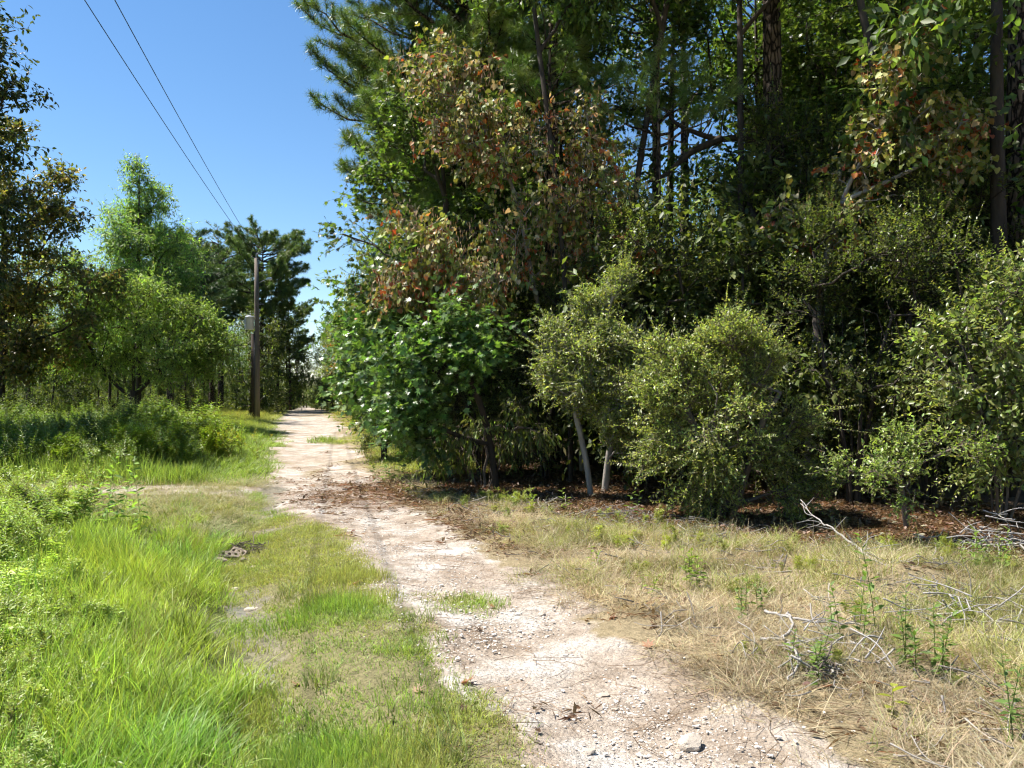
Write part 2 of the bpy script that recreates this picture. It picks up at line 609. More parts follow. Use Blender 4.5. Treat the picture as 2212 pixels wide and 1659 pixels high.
def star_leaf():
    V = [[0, 0.3, -0.03], [0, 0, 0]]
    ang = [-100, -48, 0, 48, 100]
    ln = [0.5, 0.68, 0.72, 0.68, 0.5]
    for k, (a, l) in enumerate(zip(ang, ln)):
        V.append([l * math.sin(R(a)), 0.3 + l * math.cos(R(a)), 0.05])
    for k in range(4):
        a = (ang[k] + ang[k + 1]) / 2
        V.append([0.26 * math.sin(R(a)), 0.3 + 0.26 * math.cos(R(a)), 0.02])
    q = []
    prev = [1, 7, 8, 9, 10]
    nxt = [7, 8, 9, 10, 1]
    for k in range(5):
        q.append([0, nxt[k], 2 + k, prev[k]])
    return np.array(V), [np.array(q)]


STAR = star_leaf()


def place_leaves(mb, T, pos, d, nrm, size, C, mat=0, wid=1.0):
    TV, TF = T
    n = len(pos)
    if n == 0:
        return
    d = unit(d)
    s = unit(np.cross(d, nrm))
    u = np.cross(s, d)
    size = np.asarray(size)[:, None, None]
    V = pos[:, None] + size * (TV[None, :, :1] * wid * s[:, None] + TV[None, :, 1:2] * d[:, None] + TV[None, :, 2:] * u[:, None])
    k = len(TV)
    off = (np.arange(n) * k)[:, None, None]
    fs = [(f[None] + off).reshape(-1, f.shape[1]) for f in TF]
    mb.add(V.reshape(-1, 3), fs, np.repeat(C, k, 0), mat)


def pick_colors(n, pal, g, jit=0.22):
    """pal: list of (weight, colour)"""
    w = np.array([p[0] for p in pal], float)
    c = np.array([p[1] for p in pal], float)
    i = g.choice(len(pal), n, p=w / w.sum())
    return np.clip(c[i] * (1 + jit * g.normal(size=(n, 1))) * (1 + 0.08 * g.normal(size=(n, 3))), 0.004, 0.9)


def foliage(mbl, mbt, targets, centre, g, T=KITE, twigs=5, tlen=0.45, leaves=8, size=0.08, pal=None, droop=0.25, up=0.8,
            out=0.6, jit=0.2, mat=0, spread=0.2, cl_pal=None, twig_r=0.004, wid=1.0):
    targets = np.asarray(targets)
    n = len(targets)
    o = unit(targets - centre)
    tt = np.repeat(targets, twigs, 0)
    oo = np.repeat(o, twigs, 0)
    td = unit(out * oo + 0.75 * rand_unit(len(tt), g) + np.array([0, 0, 0.12 - 0.3 * droop]))
    ts = tt + g.normal(size=tt.shape) * spread * 0.5
    tl = tlen * g.uniform(0.6, 1.3, len(tt))
    te = ts + td * tl[:, None] + np.array([0, 0, -1]) * (tl * droop * 0.3)[:, None]
    if mbt is not None:
        # thin three-sided twigs
        a = rand_unit(len(tt), g)
        s = unit(np.cross(td, a))
        u = np.cross(td, s)
        ring = [s, -0.5 * s + 0.87 * u, -0.5 * s - 0.87 * u]
        V = np.stack([ts + twig_r * r for r in ring] + [te + twig_r * 0.4 * r for r in ring], 1)
        b = (np.arange(len(tt)) * 6)[:, None, None]
        q = (np.array([[0, 1, 4, 3], [1, 2, 5, 4], [2, 0, 3, 5]])[None] + b).reshape(-1, 4)
        mbt.add(V.reshape(-1, 3), q, (0.12, 0.1, 0.08))
    m = leaves
    f = np.tile(np.linspace(0.12, 1.0, m), len(tt)) + g.uniform(-0.06, 0.06, len(tt) * m)
    S = np.repeat(ts, m, 0)
    E = np.repeat(te, m, 0)
    D = np.repeat(td, m, 0)
    pos = S + (E - S) * f[:, None]
    k = len(pos)
    ld = unit(0.55 * D + 0.75 * rand_unit(k, g) + np.array([0, 0, -droop]))
    nr = unit(np.array([0, 0, up]) + 0.35 * np.repeat(np.repeat(o, twigs, 0), m, 0) + 0.6 * rand_unit(k, g))
    C = pick_colors(k, pal, g, jit)
    cj = np.repeat(np.repeat(np.clip(1 + 0.24 * g.normal(size=n), 0.45, 1.7), twigs), m)[:, None]
    C = np.clip(C * cj, 0.003, 0.9)
    if cl_pal is not None:
        sel = np.repeat(np.repeat(g.random(n) < cl_pal[0], twigs), m) & (g.random(k) < 0.8)
        C[sel] = pick_colors(int(sel.sum()), cl_pal[1], g, jit)
    place_leaves(mbl, T, pos, ld, nr, size * g.uniform(0.6, 1.25, k), C, mat, wid)


def blob_targets(blobs, g, shell=0.55):
    """cluster centres spread through ellipsoids: (centre, radii, count)"""
    out = []
    for c, r, n in blobs:
        m = max(3, n // 6)
        d = rand_unit(m, g)
        rad = g.random(m) ** (1 / 3.0)
        rad = np.where(g.random(m) < shell, 0.72 + 0.3 * g.random(m), rad)
        rad = np.where(g.random(m) < 0.1, 1.08 + 0.25 * g.random(m), rad)
        cc = np.asarray(c) + d * rad[:, None] * np.asarray(r)
        k = g.integers(0, m, n)
        sg = np.clip(0.17 * np.mean(r), 0.05, 0.3)
        out.append(cc[k] + g.normal(size=(n, 3)) * sg * np.array([1, 1, 0.7]))
    return np.concatenate(out)


def grow(stems, targets, g, step=0.35, tip=0.008, expo=0.42, sag=0.12, min_z=0.2):
    """connect the cluster centres to the stems; returns polylines with radii"""
    nodes, par = [], []
    for s in stems:
        s = np.asarray(s, float)
        p0 = -1
        if nodes:
            dd = np.linalg.norm(np.array(nodes) - s[0], axis=1)
            if dd.min() < 0.6:
                p0 = int(dd.argmin())
        for k, p in enumerate(s):
            nodes.append(p)
            par.append(p0 if k == 0 else len(nodes) - 2)
    nodes = list(nodes)
    ns = len(nodes)
    A = np.array(nodes)
    dist = np.array([np.min(np.linalg.norm(A - t, axis=1)) for t in targets])
    cap = ns + len(targets) * 60
    buf = np.zeros((cap, 3))
    buf[:ns] = A
    nn = ns
    ends = []
    for i in np.argsort(dist):
        t = targets[i]
        B = buf[:nn]
        d = B - t
        L = np.linalg.norm(d, axis=1)
        hz = np.linalg.norm(d[:, :2], axis=1)
        cost = L + 1.5 * np.maximum(0, d[:, 2] + 0.25 * hz) + 5 * (B[:, 2] < min_z)
        j = int(np.argmin(cost))
        p0 = B[j].copy()
        k = max(1, min(50, int(round(L[j] / step))))
        f = np.linspace(0, 1, k + 1)[1:]
        bow = np.array([0, 0, 1]) * (sag * L[j]) * g.uniform(-0.4, 1.0)
        pts = p0 + (t - p0) * f[:, None] + bow * (4 * f * (1 - f))[:, None] + g.normal(size=(k, 3)) * (0.07 * step) * (f < 1)[:, None]
        pp = j
        for p in pts:
            buf[nn] = p
            par.append(pp)
            pp = nn
            nn += 1
        ends.append(pp)
    B = buf[:nn]
    par = np.array(par)
    cnt = np.zeros(nn)
    for e in ends:
        cnt[e] += 1
    for k in range(nn - 1, -1, -1):
        if par[k] >= 0:
            cnt[par[k]] += cnt[k]
    rad = tip * np.maximum(cnt, 1) ** expo
    first = {}
    kids = [[] for _ in range(nn)]
    for k in range(nn):
        if par[k] >= 0:
            kids[par[k]].append(k)
    chains = []
    roots = [k for k in range(nn) if par[k] < 0]
    stack = [(r, None) for r in roots]
    while stack:
        k, p = stack.pop()
        ch = [] if p is None else [p]
        while True:
            ch.append(k)
            if not kids[k]:
                break
            ks = sorted(kids[k], key=lambda q: -cnt[q])
            for q in ks[1:]:
                stack.append((q, k))
            k = ks[0]
        if len(ch) > 1:
            rr = rad[ch].copy()
            if p is not None:
                rr[0] = rr[1]
            chains.append((B[ch], rr))
    return chains


def wood(mb, chains, trunk_r=None, sides=7, colr=(0.5, 0.5, 0.5)):
    for P, r in chains:
        r = r.copy()
        s = sides if r[0] > 0.03 else (5 if r[0] > 0.012 else 3)
        V, f = tube(P, r, s, cap=False)
        mb.add(V, f, colr)


def trunk_line(h, lean=(0, 0), wob=0.06, g=None, n=10):
    t = np.linspace(0, 1, n)
    x = lean[0] * t + wob * h * 0.1 * np.sin(3.1 * t + g.uniform(0, 6)) * t
    y = lean[1] * t + wob * h * 0.1 * np.sin(2.7 * t + g.uniform(0, 6)) * t
    return np.stack([x, y, h * t - 0.05], 1)


def shoots(m, size, pal, ln=0.5, upw=0.6, frac=0.5):
    """long stray shoots with leaves on both sides that break the outline of a crown"""
    def f(lmb, wmb, T, g, ch):
        c = T.mean(0)
        o = T - c
        r = np.linalg.norm(o / (np.std(T, 0) + 1e-6), axis=1)
        idx = np.argsort(-r)[:max(m, int(len(T) * frac))]
        for i in g.choice(idx, m):
            d = unit(unit(o[i]) + np.array([0, 0, upw]) * g.uniform(0.2, 1.4) + 0.5 * rand_unit(1, g)[0])
            L = ln * g.uniform(0.45, 1.3)
            t = np.linspace(0, 1, 7)
            P = T[i] + d * (L * t)[:, None] + np.array([0, 0, -1]) * (0.3 * L * g.uniform(0, 1) * t ** 2)[:, None]
            V, q = tube(P, np.linspace(0.004, 0.0015, 7), 3, cap=False)
            wmb.add(V, q, (0.2, 0.17, 0.13))
            k = int(L / (size * 0.42)) + 4
            ft = np.linspace(0.1, 1, k)
            p = np.stack([np.interp(ft, t, P[:, j]) for j in range(3)], 1)
            sd = unit(np.cross(d, rand_unit(1, g)[0]))
            ld = unit(d * 0.7 + sd * np.where(np.arange(k) % 2, 1, -1)[:, None] + 0.4 * rand_unit(k, g))
            place_leaves(lmb, KITE, p, ld, np.array([0, 0, 1.0]) + 0.5 * rand_unit(k, g), size * g.uniform(0.6, 1.2, k) * (1.1 - 0.5 * ft), pick_colors(k, pal, g, 0.2) * 1.08)
    return f


def make_tree(kind, loc, label, cat, stems, blobs, centre, fol, wmat, lmat, seed, group=None, tip=0.008, expo=0.42, step=0.35,
              rz=0.0, s=1.0, trunk_scale=1.0, shell=0.55, extra=None, min_z=0.2, keep=None):
    g = np.random.default_rng(seed)
    T = blob_targets(blobs, g, shell)
    T = T[T[:, 2] > 0.12]
    if keep is not None:
        T = T[keep(T)]
    ch = grow(stems, T, g, step, tip, expo, min_z=min_z)
    wmb, lmb = MB(), MB()
    ch = [(P, np.where(r > 0.02, r * trunk_scale, r)) for P, r in ch]
    wood(wmb, ch)
    foliage(lmb, wmb, T, np.asarray(centre, float), g, **fol)
    if extra:
        extra(lmb, wmb, T, g, ch)
    e = empty(kind, loc, label, cat, group, rz, s)
    link('trunk', wmb.mesh('trunk', wmat), e)
    tag(link('crown', lmb.mesh('crown', lmat), e), kind='stuff')
    return e


# ------------------------------------------------------------------ pines
def needles(mb, pos, d, g, n, ln, w, C, fan=0.95, jit=0.2):
    """a tuft of long needles round each tip"""
    k = len(pos)
    P = np.repeat(pos, n, 0)
    D = np.repeat(unit(d), n, 0)
    nd = unit(D * g.uniform(0.1, 1.1, (k * n, 1)) + fan * rand_unit(k * n, g) + np.array([0, 0, 0.12]))
    P = P - D * (g.random((k * n, 1)) * ln * 0.5)
    L = ln * g.uniform(0.7, 1.1, (k * n, 1))
    s = unit(np.cross(nd, rand_unit(k * n, g))) * (w / 2)
    tip = P + nd * L + np.array([0, 0, -0.12]) * L
    V = np.stack([P - s, P + s, tip], 1).reshape(-1, 3)
    f = np.arange(k * n * 3).reshape(-1, 3)
    cc = np.repeat(pick_colors(k, C, g, jit), n, 0) * g.uniform(0.8, 1.2, (k * n, 1))
    mb.add(V, f, np.repeat(np.clip(cc, 0.004, 0.9), 3, 0))


PINE_PAL = [(3, (0.11, 0.16, 0.04)), (2, (0.145, 0.20, 0.05)), (1, (0.075, 0.12, 0.034))]
PINE_BRIGHT = [(3, (0.15, 0.21, 0.045)), (2, (0.11, 0.17, 0.04)), (1, (0.20, 0.25, 0.065))]


def pine_parts(h, base, rad, g, r0=0.2, dens=1.0, n_need=26, ln=0.2, w=0.006, profile='umbrella', pal=PINE_PAL, az=None, clump=0.3, fan=0.95, vz=0.0):
    wmb, lmb = MB(), MB()
    tl = trunk_line(h, (g.uniform(-0.3, 0.3), g.uniform(-0.3, 0.3)), 0.12, g, 16)
    tr = r0 * (1 - np.linspace(0, 1, 16)) ** 0.75 + 0.02
    tr[0] *= 1.25
    V, f = tube(tl, tr, 10)
    wmb.add(V, f, (0.5, 0.5, 0.5))
    z = base
    tips, dirs = [], []
    while z < h * 0.99:
        u = (z - base) / (h - base)
        prof = {'umbrella': 0.45 + 0.75 * math.sin(math.pi * min(1, 0.12 + u * 0.85)), 'cone': 1.12 - 0.92 * u}[profile]
        nb = g.integers(2, 5)
        for k in range(nb):
            a = g.uniform(0, 2 * np.pi) if az is None else g.normal(az[0], az[1])
            L = rad * prof * g.uniform(0.55, 1.15)
            if u > 0.9:
                L *= 0.6
            p0 = np.array([np.interp(z, tl[:, 2], tl[:, 0]), np.interp(z, tl[:, 2], tl[:, 1]), z])
            o = np.array([math.cos(a), math.sin(a), 0])
            rise = g.uniform(-0.12, 0.3) + 0.3 * u
            t = np.linspace(0, 1, 7)
            P = p0 + o * (L * t)[:, None] + np.array([0, 0, 1]) * (L * (rise * t + 0.22 * t ** 2))[:, None]
            P[1:] += g.normal(size=(6, 3)) * 0.05 * L * 0.4
            br = 0.012 + 0.016 * L
            V, f = tube(P, br * (1 - 0.85 * t), 5, cap=False)
            wmb.add(V, f, (0.4, 0.4, 0.4))
            ns = max(3, int(L / clump * dens))
            for q in range(ns):
                tt = 1 - 0.72 * (q / ns) ** 1.3
                i = tt * 6
                i0 = min(5, int(i))
                b = P[i0] + (P[i0 + 1] - P[i0]) * (i - i0)
                bd = unit(P[min(6, i0 + 1)] - P[i0])
                sd = unit(bd * 0.6 + 0.8 * np.cross(bd, [0, 0, 1]) * g.choice([-1, 1]) * g.uniform(0.4, 1) + np.array([0, 0, g.uniform(-0.1 - 0.3 * vz, 0.7 + 0.9 * vz)]))
                sl = (0.16 + 0.3 * L * (1 - tt) + 0.12 * g.random()) * g.uniform(0.7, 1.2) * (1 + 0.35 * vz * g.random())
                e = b + sd * sl
                V, f = tube(np.array([b, (b + e) / 2 + [0, 0, -0.02], e]), [0.009, 0.007, 0.005], 3, cap=False)
                wmb.add(V, f, (0.4, 0.35, 0.3))
                tips.append(e)
                dirs.append(unit(sd + [0, 0, 0.25]))
                if sl > 0.3:
                    tips.append(b + sd * sl * 0.55 + g.normal(size=3) * 0.05)
                    dirs.append(unit(sd + [0, 0, 0.4]))
            tips.append(P[-1])
            dirs.append(unit(P[-1] - P[-2]))
        z += g.uniform(0.2, 0.42) / max(0.6, dens)
    needles(lmb, np.array(tips), np.array(dirs), g, n_need, ln, w, pal, fan)
    return wmb, lmb


def make_pine(loc, label, seed, group=None, kind='pine_tree', rz=0.0, **kw):
    g = np.random.default_rng(seed)
    wmb, lmb = pine_parts(g=g, **kw)
    e = empty(kind, loc, label, 'pine tree', group, rz)
    link('trunk', wmb.mesh('trunk', M['bark_pine']), e)
    tag(link('crown', lmb.mesh('crown', M['needle']), e), kind='stuff')
    return e


def gl(x, y, dz=-0.03):
    return (x, y, gz(x, y) + dz)


# ------------------------------------------------------------------ scatter for what nobody could count
_np = [0]


def protos(meshes):
    c = bpy.data.collections.new('sources_%d' % _np[0])
    _np[0] += 1
    for k, me in enumerate(meshes):
        o = bpy.data.objects.new('source_%d_%02d' % (_np[0], k), me)
        c.objects.link(o)
    return c


def scatter(name, pts, rot, scl, tint, coll, nvar, label, cat, seed=1, parent=None, idx=None):
    g = np.random.default_rng(seed)
    n = len(pts)
    me = bpy.data.meshes.new(name)
    me.vertices.add(n)
    me.vertices.foreach_set('co', np.asarray(pts, np.float32).ravel())
    scl = np.asarray(scl, float)
    if scl.ndim == 1:
        scl = np.repeat(scl[:, None], 3, 1)
    me.attributes.new('irot', 'FLOAT_VECTOR', 'POINT').data.foreach_set('vector', np.asarray(rot, np.float32).ravel())
    me.attributes.new('iscl', 'FLOAT_VECTOR', 'POINT').data.foreach_set('vector', scl.astype(np.float32).ravel())
    idx = g.integers(0, nvar, n) if idx is None else idx
    me.attributes.new('iidx', 'INT', 'POINT').data.foreach_set('value', np.asarray(idx, np.int32))
    t4 = np.concatenate([np.asarray(tint, float), np.ones((n, 1))], 1).astype(np.float32)
    me.attributes.new('itint', 'FLOAT_COLOR', 'POINT').data.foreach_set('color', t4.ravel())
    o = link(name, me, parent)
    nt = bpy.data.node_groups.new(name + '_scatter', 'GeometryNodeTree')
    nt.interface.new_socket('Geometry', in_out='INPUT', socket_type='NodeSocketGeometry')
    nt.interface.new_socket('Geometry', in_out='OUTPUT', socket_type='NodeSocketGeometry')
    gi, go = nt.nodes.new('NodeGroupInput'), nt.nodes.new('NodeGroupOutput')
    iop = nt.nodes.new('GeometryNodeInstanceOnPoints')
    ci = nt.nodes.new('GeometryNodeCollectionInfo')
    ci.inputs['Collection'].default_value = coll
    ci.inputs['Separate Children'].default_value = True
    ci.inputs['Reset Children'].default_value = True
    iop.inputs['Pick Instance'].default_value = True

    def attr(nm, ty):
        a = nt.nodes.new('GeometryNodeInputNamedAttribute')
        a.data_type = ty
        a.inputs['Name'].default_value = nm
        return a.outputs['Attribute']
    nt.links.new(gi.outputs[0], iop.inputs['Points'])
    nt.links.new(ci.outputs[0], iop.inputs['Instance'])
    nt.links.new(attr('iidx', 'INT'), iop.inputs['Instance Index'])
    er = nt.nodes.new('FunctionNodeEulerToRotation')
    nt.links.new(attr('irot', 'FLOAT_VECTOR'), er.inputs[0])
    nt.links.new(er.outputs[0], iop.inputs['Rotation'])
    nt.links.new(attr('iscl', 'FLOAT_VECTOR'), iop.inputs['Scale'])
    nt.links.new(iop.outputs[0], go.inputs[0])
    md = o.modifiers.new('scatter', 'NODES')
    md.node_group = nt
    tag(o, label, cat, None, 'stuff')
    return o


def sample(n, ylim, xlim, p, fn, seed):
    """random ground spots, thinner with distance; fn gives the chance to stand there"""
    g = np.random.default_rng(seed)
    u = g.random(n)
    a, b = ylim
    if abs(p - 1) < 1e-6:
        y = a * (b / a) ** u
    else:
        y = (a ** (1 - p) + u * (b ** (1 - p) - a ** (1 - p))) ** (1 / (1 - p))
    lo, hi = xlim(y)
    x = lo + g.random(n) * (hi - lo)
    k = g.random(n) < fn(x, y)
    x, y = x[k], y[k]
    return np.stack([x, y, ground_z(x, y)], 1), g


def rots(n, g, tilt=0.15):
    return np.stack([g.normal(size=n) * tilt, g.normal(size=n) * tilt, g.uniform(0, 2 * np.pi, n)], 1)


def blades(mb, n, rad, hmin, hmax, w, lean, g, base, tipc, segs=3, flat=0.0, seedhead=0.0):
    a = g.uniform(0, 2 * np.pi, n)
    r = rad * np.sqrt(g.random(n))
    P = np.stack([r * np.cos(a), r * np.sin(a), np.full(n, -0.01)], 1)
    az = g.uniform(0, 2 * np.pi, n)
    o = np.stack([np.cos(az), np.sin(az), 0 * az], 1)
    o = unit(o + 0.8 * np.stack([np.cos(a), np.sin(a), 0 * a], 1) * (rad > 0.03))
    h = g.uniform(hmin, hmax, n)
    ln = lean * g.uniform(0.3, 1.4, n)
    t = np.linspace(0, 1, segs + 1)
    up = h[:, None] * (t * (1 - flat)) - (h * np.clip(ln, 0, 1.1) * 0.38)[:, None] * t ** 2
    Q = P[:, None] + np.array([0, 0, 1]) * up[..., None] + o[:, None] * ((h * ln)[:, None] * (t ** 1.8 + flat * t))[..., None]
    tw = g.uniform(0, 2 * np.pi, n)
    s = np.stack([np.cos(tw), np.sin(tw), 0 * tw], 1)
    ww = w * (1 - t ** 1.6 * 0.93) * 0.5
    L = Q - s[:, None] * ww[None, :, None]
    Rr = Q + s[:, None] * ww[None, :, None]
    V = np.stack([L, Rr], 2).reshape(n, -1, 3)
    k = 2 * (segs + 1)
    q = np.concatenate([np.array([[2 * i, 2 * i + 1, 2 * i + 3, 2 * i + 2]]) for i in range(segs)])
    fs = (q[None] + (np.arange(n) * k)[:, None, None]).reshape(-1, 4)
    c = np.asarray(base) + (np.asarray(tipc) - np.asarray(base)) * t[:, None]
    C = np.repeat(c, 2, 0)[None] * g.uniform(0.7, 1.3, (n, 1, 1)) * (1 + 0.06 * g.normal(size=(n, 1, 3)))
    mb.add(V.reshape(-1, 3), fs, np.clip(C.reshape(-1, 3), 0.01, 1))


def tuft(seed, mat, **kw):
    g = np.random.default_rng(seed)
    mb = MB()
    kws = kw if isinstance(kw, list) else [kw]
    blades(mb, g=g, **kw)
    return mb.mesh('tuft', mat)


def weed(seed, h, nleaf, size, T, mat, cbase, branch=0, droop=0.3, ang=0.9, stem=0.005, wid=1.0, top=None, stems=1, spread=0.0):
    """an upright stem with leaves all the way up"""
    g = np.random.default_rng(seed)
    mb = MB()
    axes = []
    for q in range(stems):
        o = np.array([g.normal(), g.normal(), 0]) * spread
        hh = h * (g.uniform(0.55, 1.1) if stems > 1 else 1)
        axes.append((o, np.array([g.normal() * 0.14, g.normal() * 0.14, 1]), hh, nleaf))
        for k in range(branch):
            a = g.uniform(0, 6.28)
            z = hh * g.uniform(0.2, 0.7)
            axes.append((o + np.array([0, 0, z]), np.array([math.cos(a) * 0.7, math.sin(a) * 0.7, 0.9]), (hh - z) * g.uniform(0.6, 0.95), max(5, nleaf // 3)))
    for p0, d, L, nl in axes:
        d = unit(d)
        t = np.linspace(0, 1, 5)
        bend = np.array([g.normal(), g.normal(), 0]) * 0.12 * L
        P = p0 + d * (L * t)[:, None] + bend * (t ** 2)[:, None]
        V, f = tube(P, stem * (1 - 0.7 * t), 4, cap=False)
        mb.add(V, f, np.array(cbase) * [1.1, 0.75, 0.9])
        f_ = np.linspace(0.12, 1, nl)
        q = np.stack([np.interp(f_, t, P[:, k]) for k in range(3)], 1)
        az = np.arange(nl) * 2.4 + g.uniform(0, 6)
        o = np.stack([np.cos(az), np.sin(az), 0 * az], 1)
        ld = unit(o * ang + d * (1.1 - 0.5 * ang) + 0.25 * rand_unit(nl, g) + np.array([0, 0, -droop]))
        nr = unit(np.array([0, 0, 1.0]) + 0.35 * rand_unit(nl, g))
        sz = size * (1.15 - 0.75 * f_ ** 2) * g.uniform(0.75, 1.2, nl)
        C = np.array(cbase) * g.uniform(0.7, 1.3, (nl, 1)) * (1 + 0.07 * g.normal(size=(nl, 3))) * (0.85 + 0.35 * f_[:, None])
        place_leaves(mb, T, q, ld, nr, sz, np.clip(C, 0.01, 1), 0, wid)
        if top is not None:
            m = 26
            tp = P[-1] - d * (g.random((m, 1)) * L * 0.14) + g.normal(size=(m, 3)) * 0.018
            place_leaves(mb, KITE, tp, rand_unit(m, g), rand_unit(m, g), np.full(m, 0.02), np.array(top) * g.uniform(0.7, 1.2, (m, 1)))
    return mb.mesh('weed', mat)


def fan(k, m):
    return lambda y: (-(k * y + m), k * y + m)


# ------------------------------------------------------------------ trees of the right-hand wood, nearest first
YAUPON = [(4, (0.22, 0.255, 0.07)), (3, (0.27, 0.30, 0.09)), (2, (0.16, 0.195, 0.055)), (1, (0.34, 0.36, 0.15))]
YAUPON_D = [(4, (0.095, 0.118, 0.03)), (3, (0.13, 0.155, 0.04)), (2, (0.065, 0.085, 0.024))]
GUM = [(4, (0.082, 0.125, 0.027)), (3, (0.11, 0.16, 0.034)), (2, (0.06, 0.095, 0.023))]
OAK = [(4, (0.125, 0.135, 0.036)), (3, (0.165, 0.14, 0.042)), (2, (0.09, 0.105, 0.03)), (2, (0.22, 0.16, 0.06))]
BROAD = [(4, (0.14, 0.175, 0.042)), (3, (0.18, 0.215, 0.055)), (2, (0.09, 0.12, 0.03))]
REDBUD = [(8, (0.20, 0.235, 0.045)), (6, (0.25, 0.265, 0.065)), (5, (0.13, 0.165, 0.035)), (2, (0.32, 0.20, 0.075)), (4, (0.44, 0.36, 0.20)), (1, (0.38, 0.13, 0.045))]
RUST = [(3, (0.33, 0.085, 0.025)), (2, (0.38, 0.14, 0.03)), (1, (0.25, 0.06, 0.03))]
YELLOW = [(3, (0.28, 0.20, 0.03)), (2, (0.20, 0.19, 0.035)), (2, (0.30, 0.14, 0.03))]
POD = [(3, (0.27, 0.175, 0.10)), (2, (0.40, 0.29, 0.175)), (1, (0.17, 0.105, 0.06))]

# the sunny shrub in front of the wood
g0 = np.random.default_rng(5)


def stems_fan(n, h, spread, g, z0=0.0):
    out = []
    for k in range(n):
        a = k * 2 * np.pi / n + g.uniform(-0.4, 0.4)
        sp = spread * g.uniform(0.4, 1.1)
        t = np.linspace(0, 1, 6)
        b = np.array([math.cos(a), math.sin(a), 0])
        P = b * 0.06 + b * (sp * t ** 1.3)[:, None] + np.array([0, 0, 1]) * (z0 - 0.05 + h * t)[:, None] + g.normal(size=(6, 3)) * 0.03
        P[0] = b * 0.07 + [0, 0, -0.06]
        out.append(P)
    return out


sx, sy = 2.75, 10.3
make_tree('yaupon_shrub', gl(sx, sy), 'big rounded yellow-green small-leaved shrub sunlit in front of the dark wood', 'shrub',
          stems_fan(6, 1.7, 0.7, g0),
          [((-0.1, 0, 1.85), (0.7, 0.6, 0.5), 96), ((-0.6, -0.05, 1.75), (0.5, 0.45, 0.5), 66), ((0.45, 0.0, 1.6), (0.5, 0.5, 0.6), 72), ((-0.75, 0, 1.2), (0.4, 0.4, 0.5), 40),
           ((0.0, -0.2, 1.15), (0.75, 0.5, 0.55), 80), ((-0.2, -0.05, 0.6), (0.6, 0.45, 0.4), 40), ((0.6, -0.15, 0.75), (0.5, 0.45, 0.5), 48), ((0.85, -0.2, 0.45), (0.35, 0.35, 0.3), 22), ((-0.05, 0.1, 2.45), (0.3, 0.3, 0.28), 22), ((0.35, 0, 2.3), (0.3, 0.3, 0.25), 18)],
          (0, 0, 1.2), dict(T=KITE, twigs=9, tlen=0.24, leaves=10, size=0.054, pal=YAUPON, droop=0.05, up=0.7, out=0.7, spread=0.12, jit=0.22, wid=0.95),
          M['twig'], M['leaf'], 101, tip=0.006, step=0.2, extra=shoots(200, 0.055, YAUPON, 0.6))
bx, by = 1.30, 12.4
make_tree('yaupon_tree', gl(bx, by), 'small sunlit yellow-green tree with one pale slanting trunk left of the rounded shrub', 'tree',
          [curve([(-0.05, 0, -0.06), (-0.12, 0, 0.5), (-0.22, 0, 1.0), (-0.3, 0, 1.45), (-0.1, 0, 1.9), (0.1, 0, 2.4)], 4), curve([(0.2, 0.5, -0.06), (0.3, 0.4, 0.8), (0.5, 0.1, 1.6), (0.6, 0, 2.2)], 4)],
          [((0.15, -0.2, 2.0), (0.8, 0.6, 0.55), 110), ((0.3, -0.1, 2.7), (0.45, 0.45, 0.5), 60), ((-0.45, -0.2, 2.1), (0.4, 0.4, 0.5), 54), ((1.0, -0.5, 1.75), (0.55, 0.5, 0.5), 90), ((1.0, -0.6, 1.1), (0.45, 0.4, 0.45), 50),
           ((0.75, -0.2, 1.5), (0.65, 0.6, 0.55), 80), ((0.6, -0.15, 1.0), (0.5, 0.4, 0.3), 34), ((0.5, -0.05, 3.2), (0.25, 0.25, 0.25), 16), ((-0.05, -0.1, 3.0), (0.2, 0.2, 0.3), 12)],
          (0.2, 0, 1.9), dict(T=KITE, twigs=10, tlen=0.27, leaves=10, size=0.058, pal=YAUPON, droop=0.05, up=0.7, out=0.7, spread=0.13, wid=0.95),
          M['bark_grey'], M['leaf'], 102, tip=0.007, step=0.22, trunk_scale=0.75, extra=shoots(190, 0.055, YAUPON, 0.6))


# the rusty redbud leaning out of the wood
def pods_extra(frac, n):
    def f(lmb, wmb, T, g, ch):
        m = T[g.random(len(T)) < frac]
        m = np.repeat(m, n, 0) + g.normal(size=(len(m) * n, 3)) * np.array([0.28, 0.28, 0.14])
        d = np.array([0, 0, -1]) + 0.18 * rand_unit(len(m), g)
        place_leaves(lmb, NARROW, m, d, rand_unit(len(m), g), g.uniform(0.06, 0.11, len(m)), pick_colors(len(m), POD, g, 0.25), 0, 1.0)
    return f


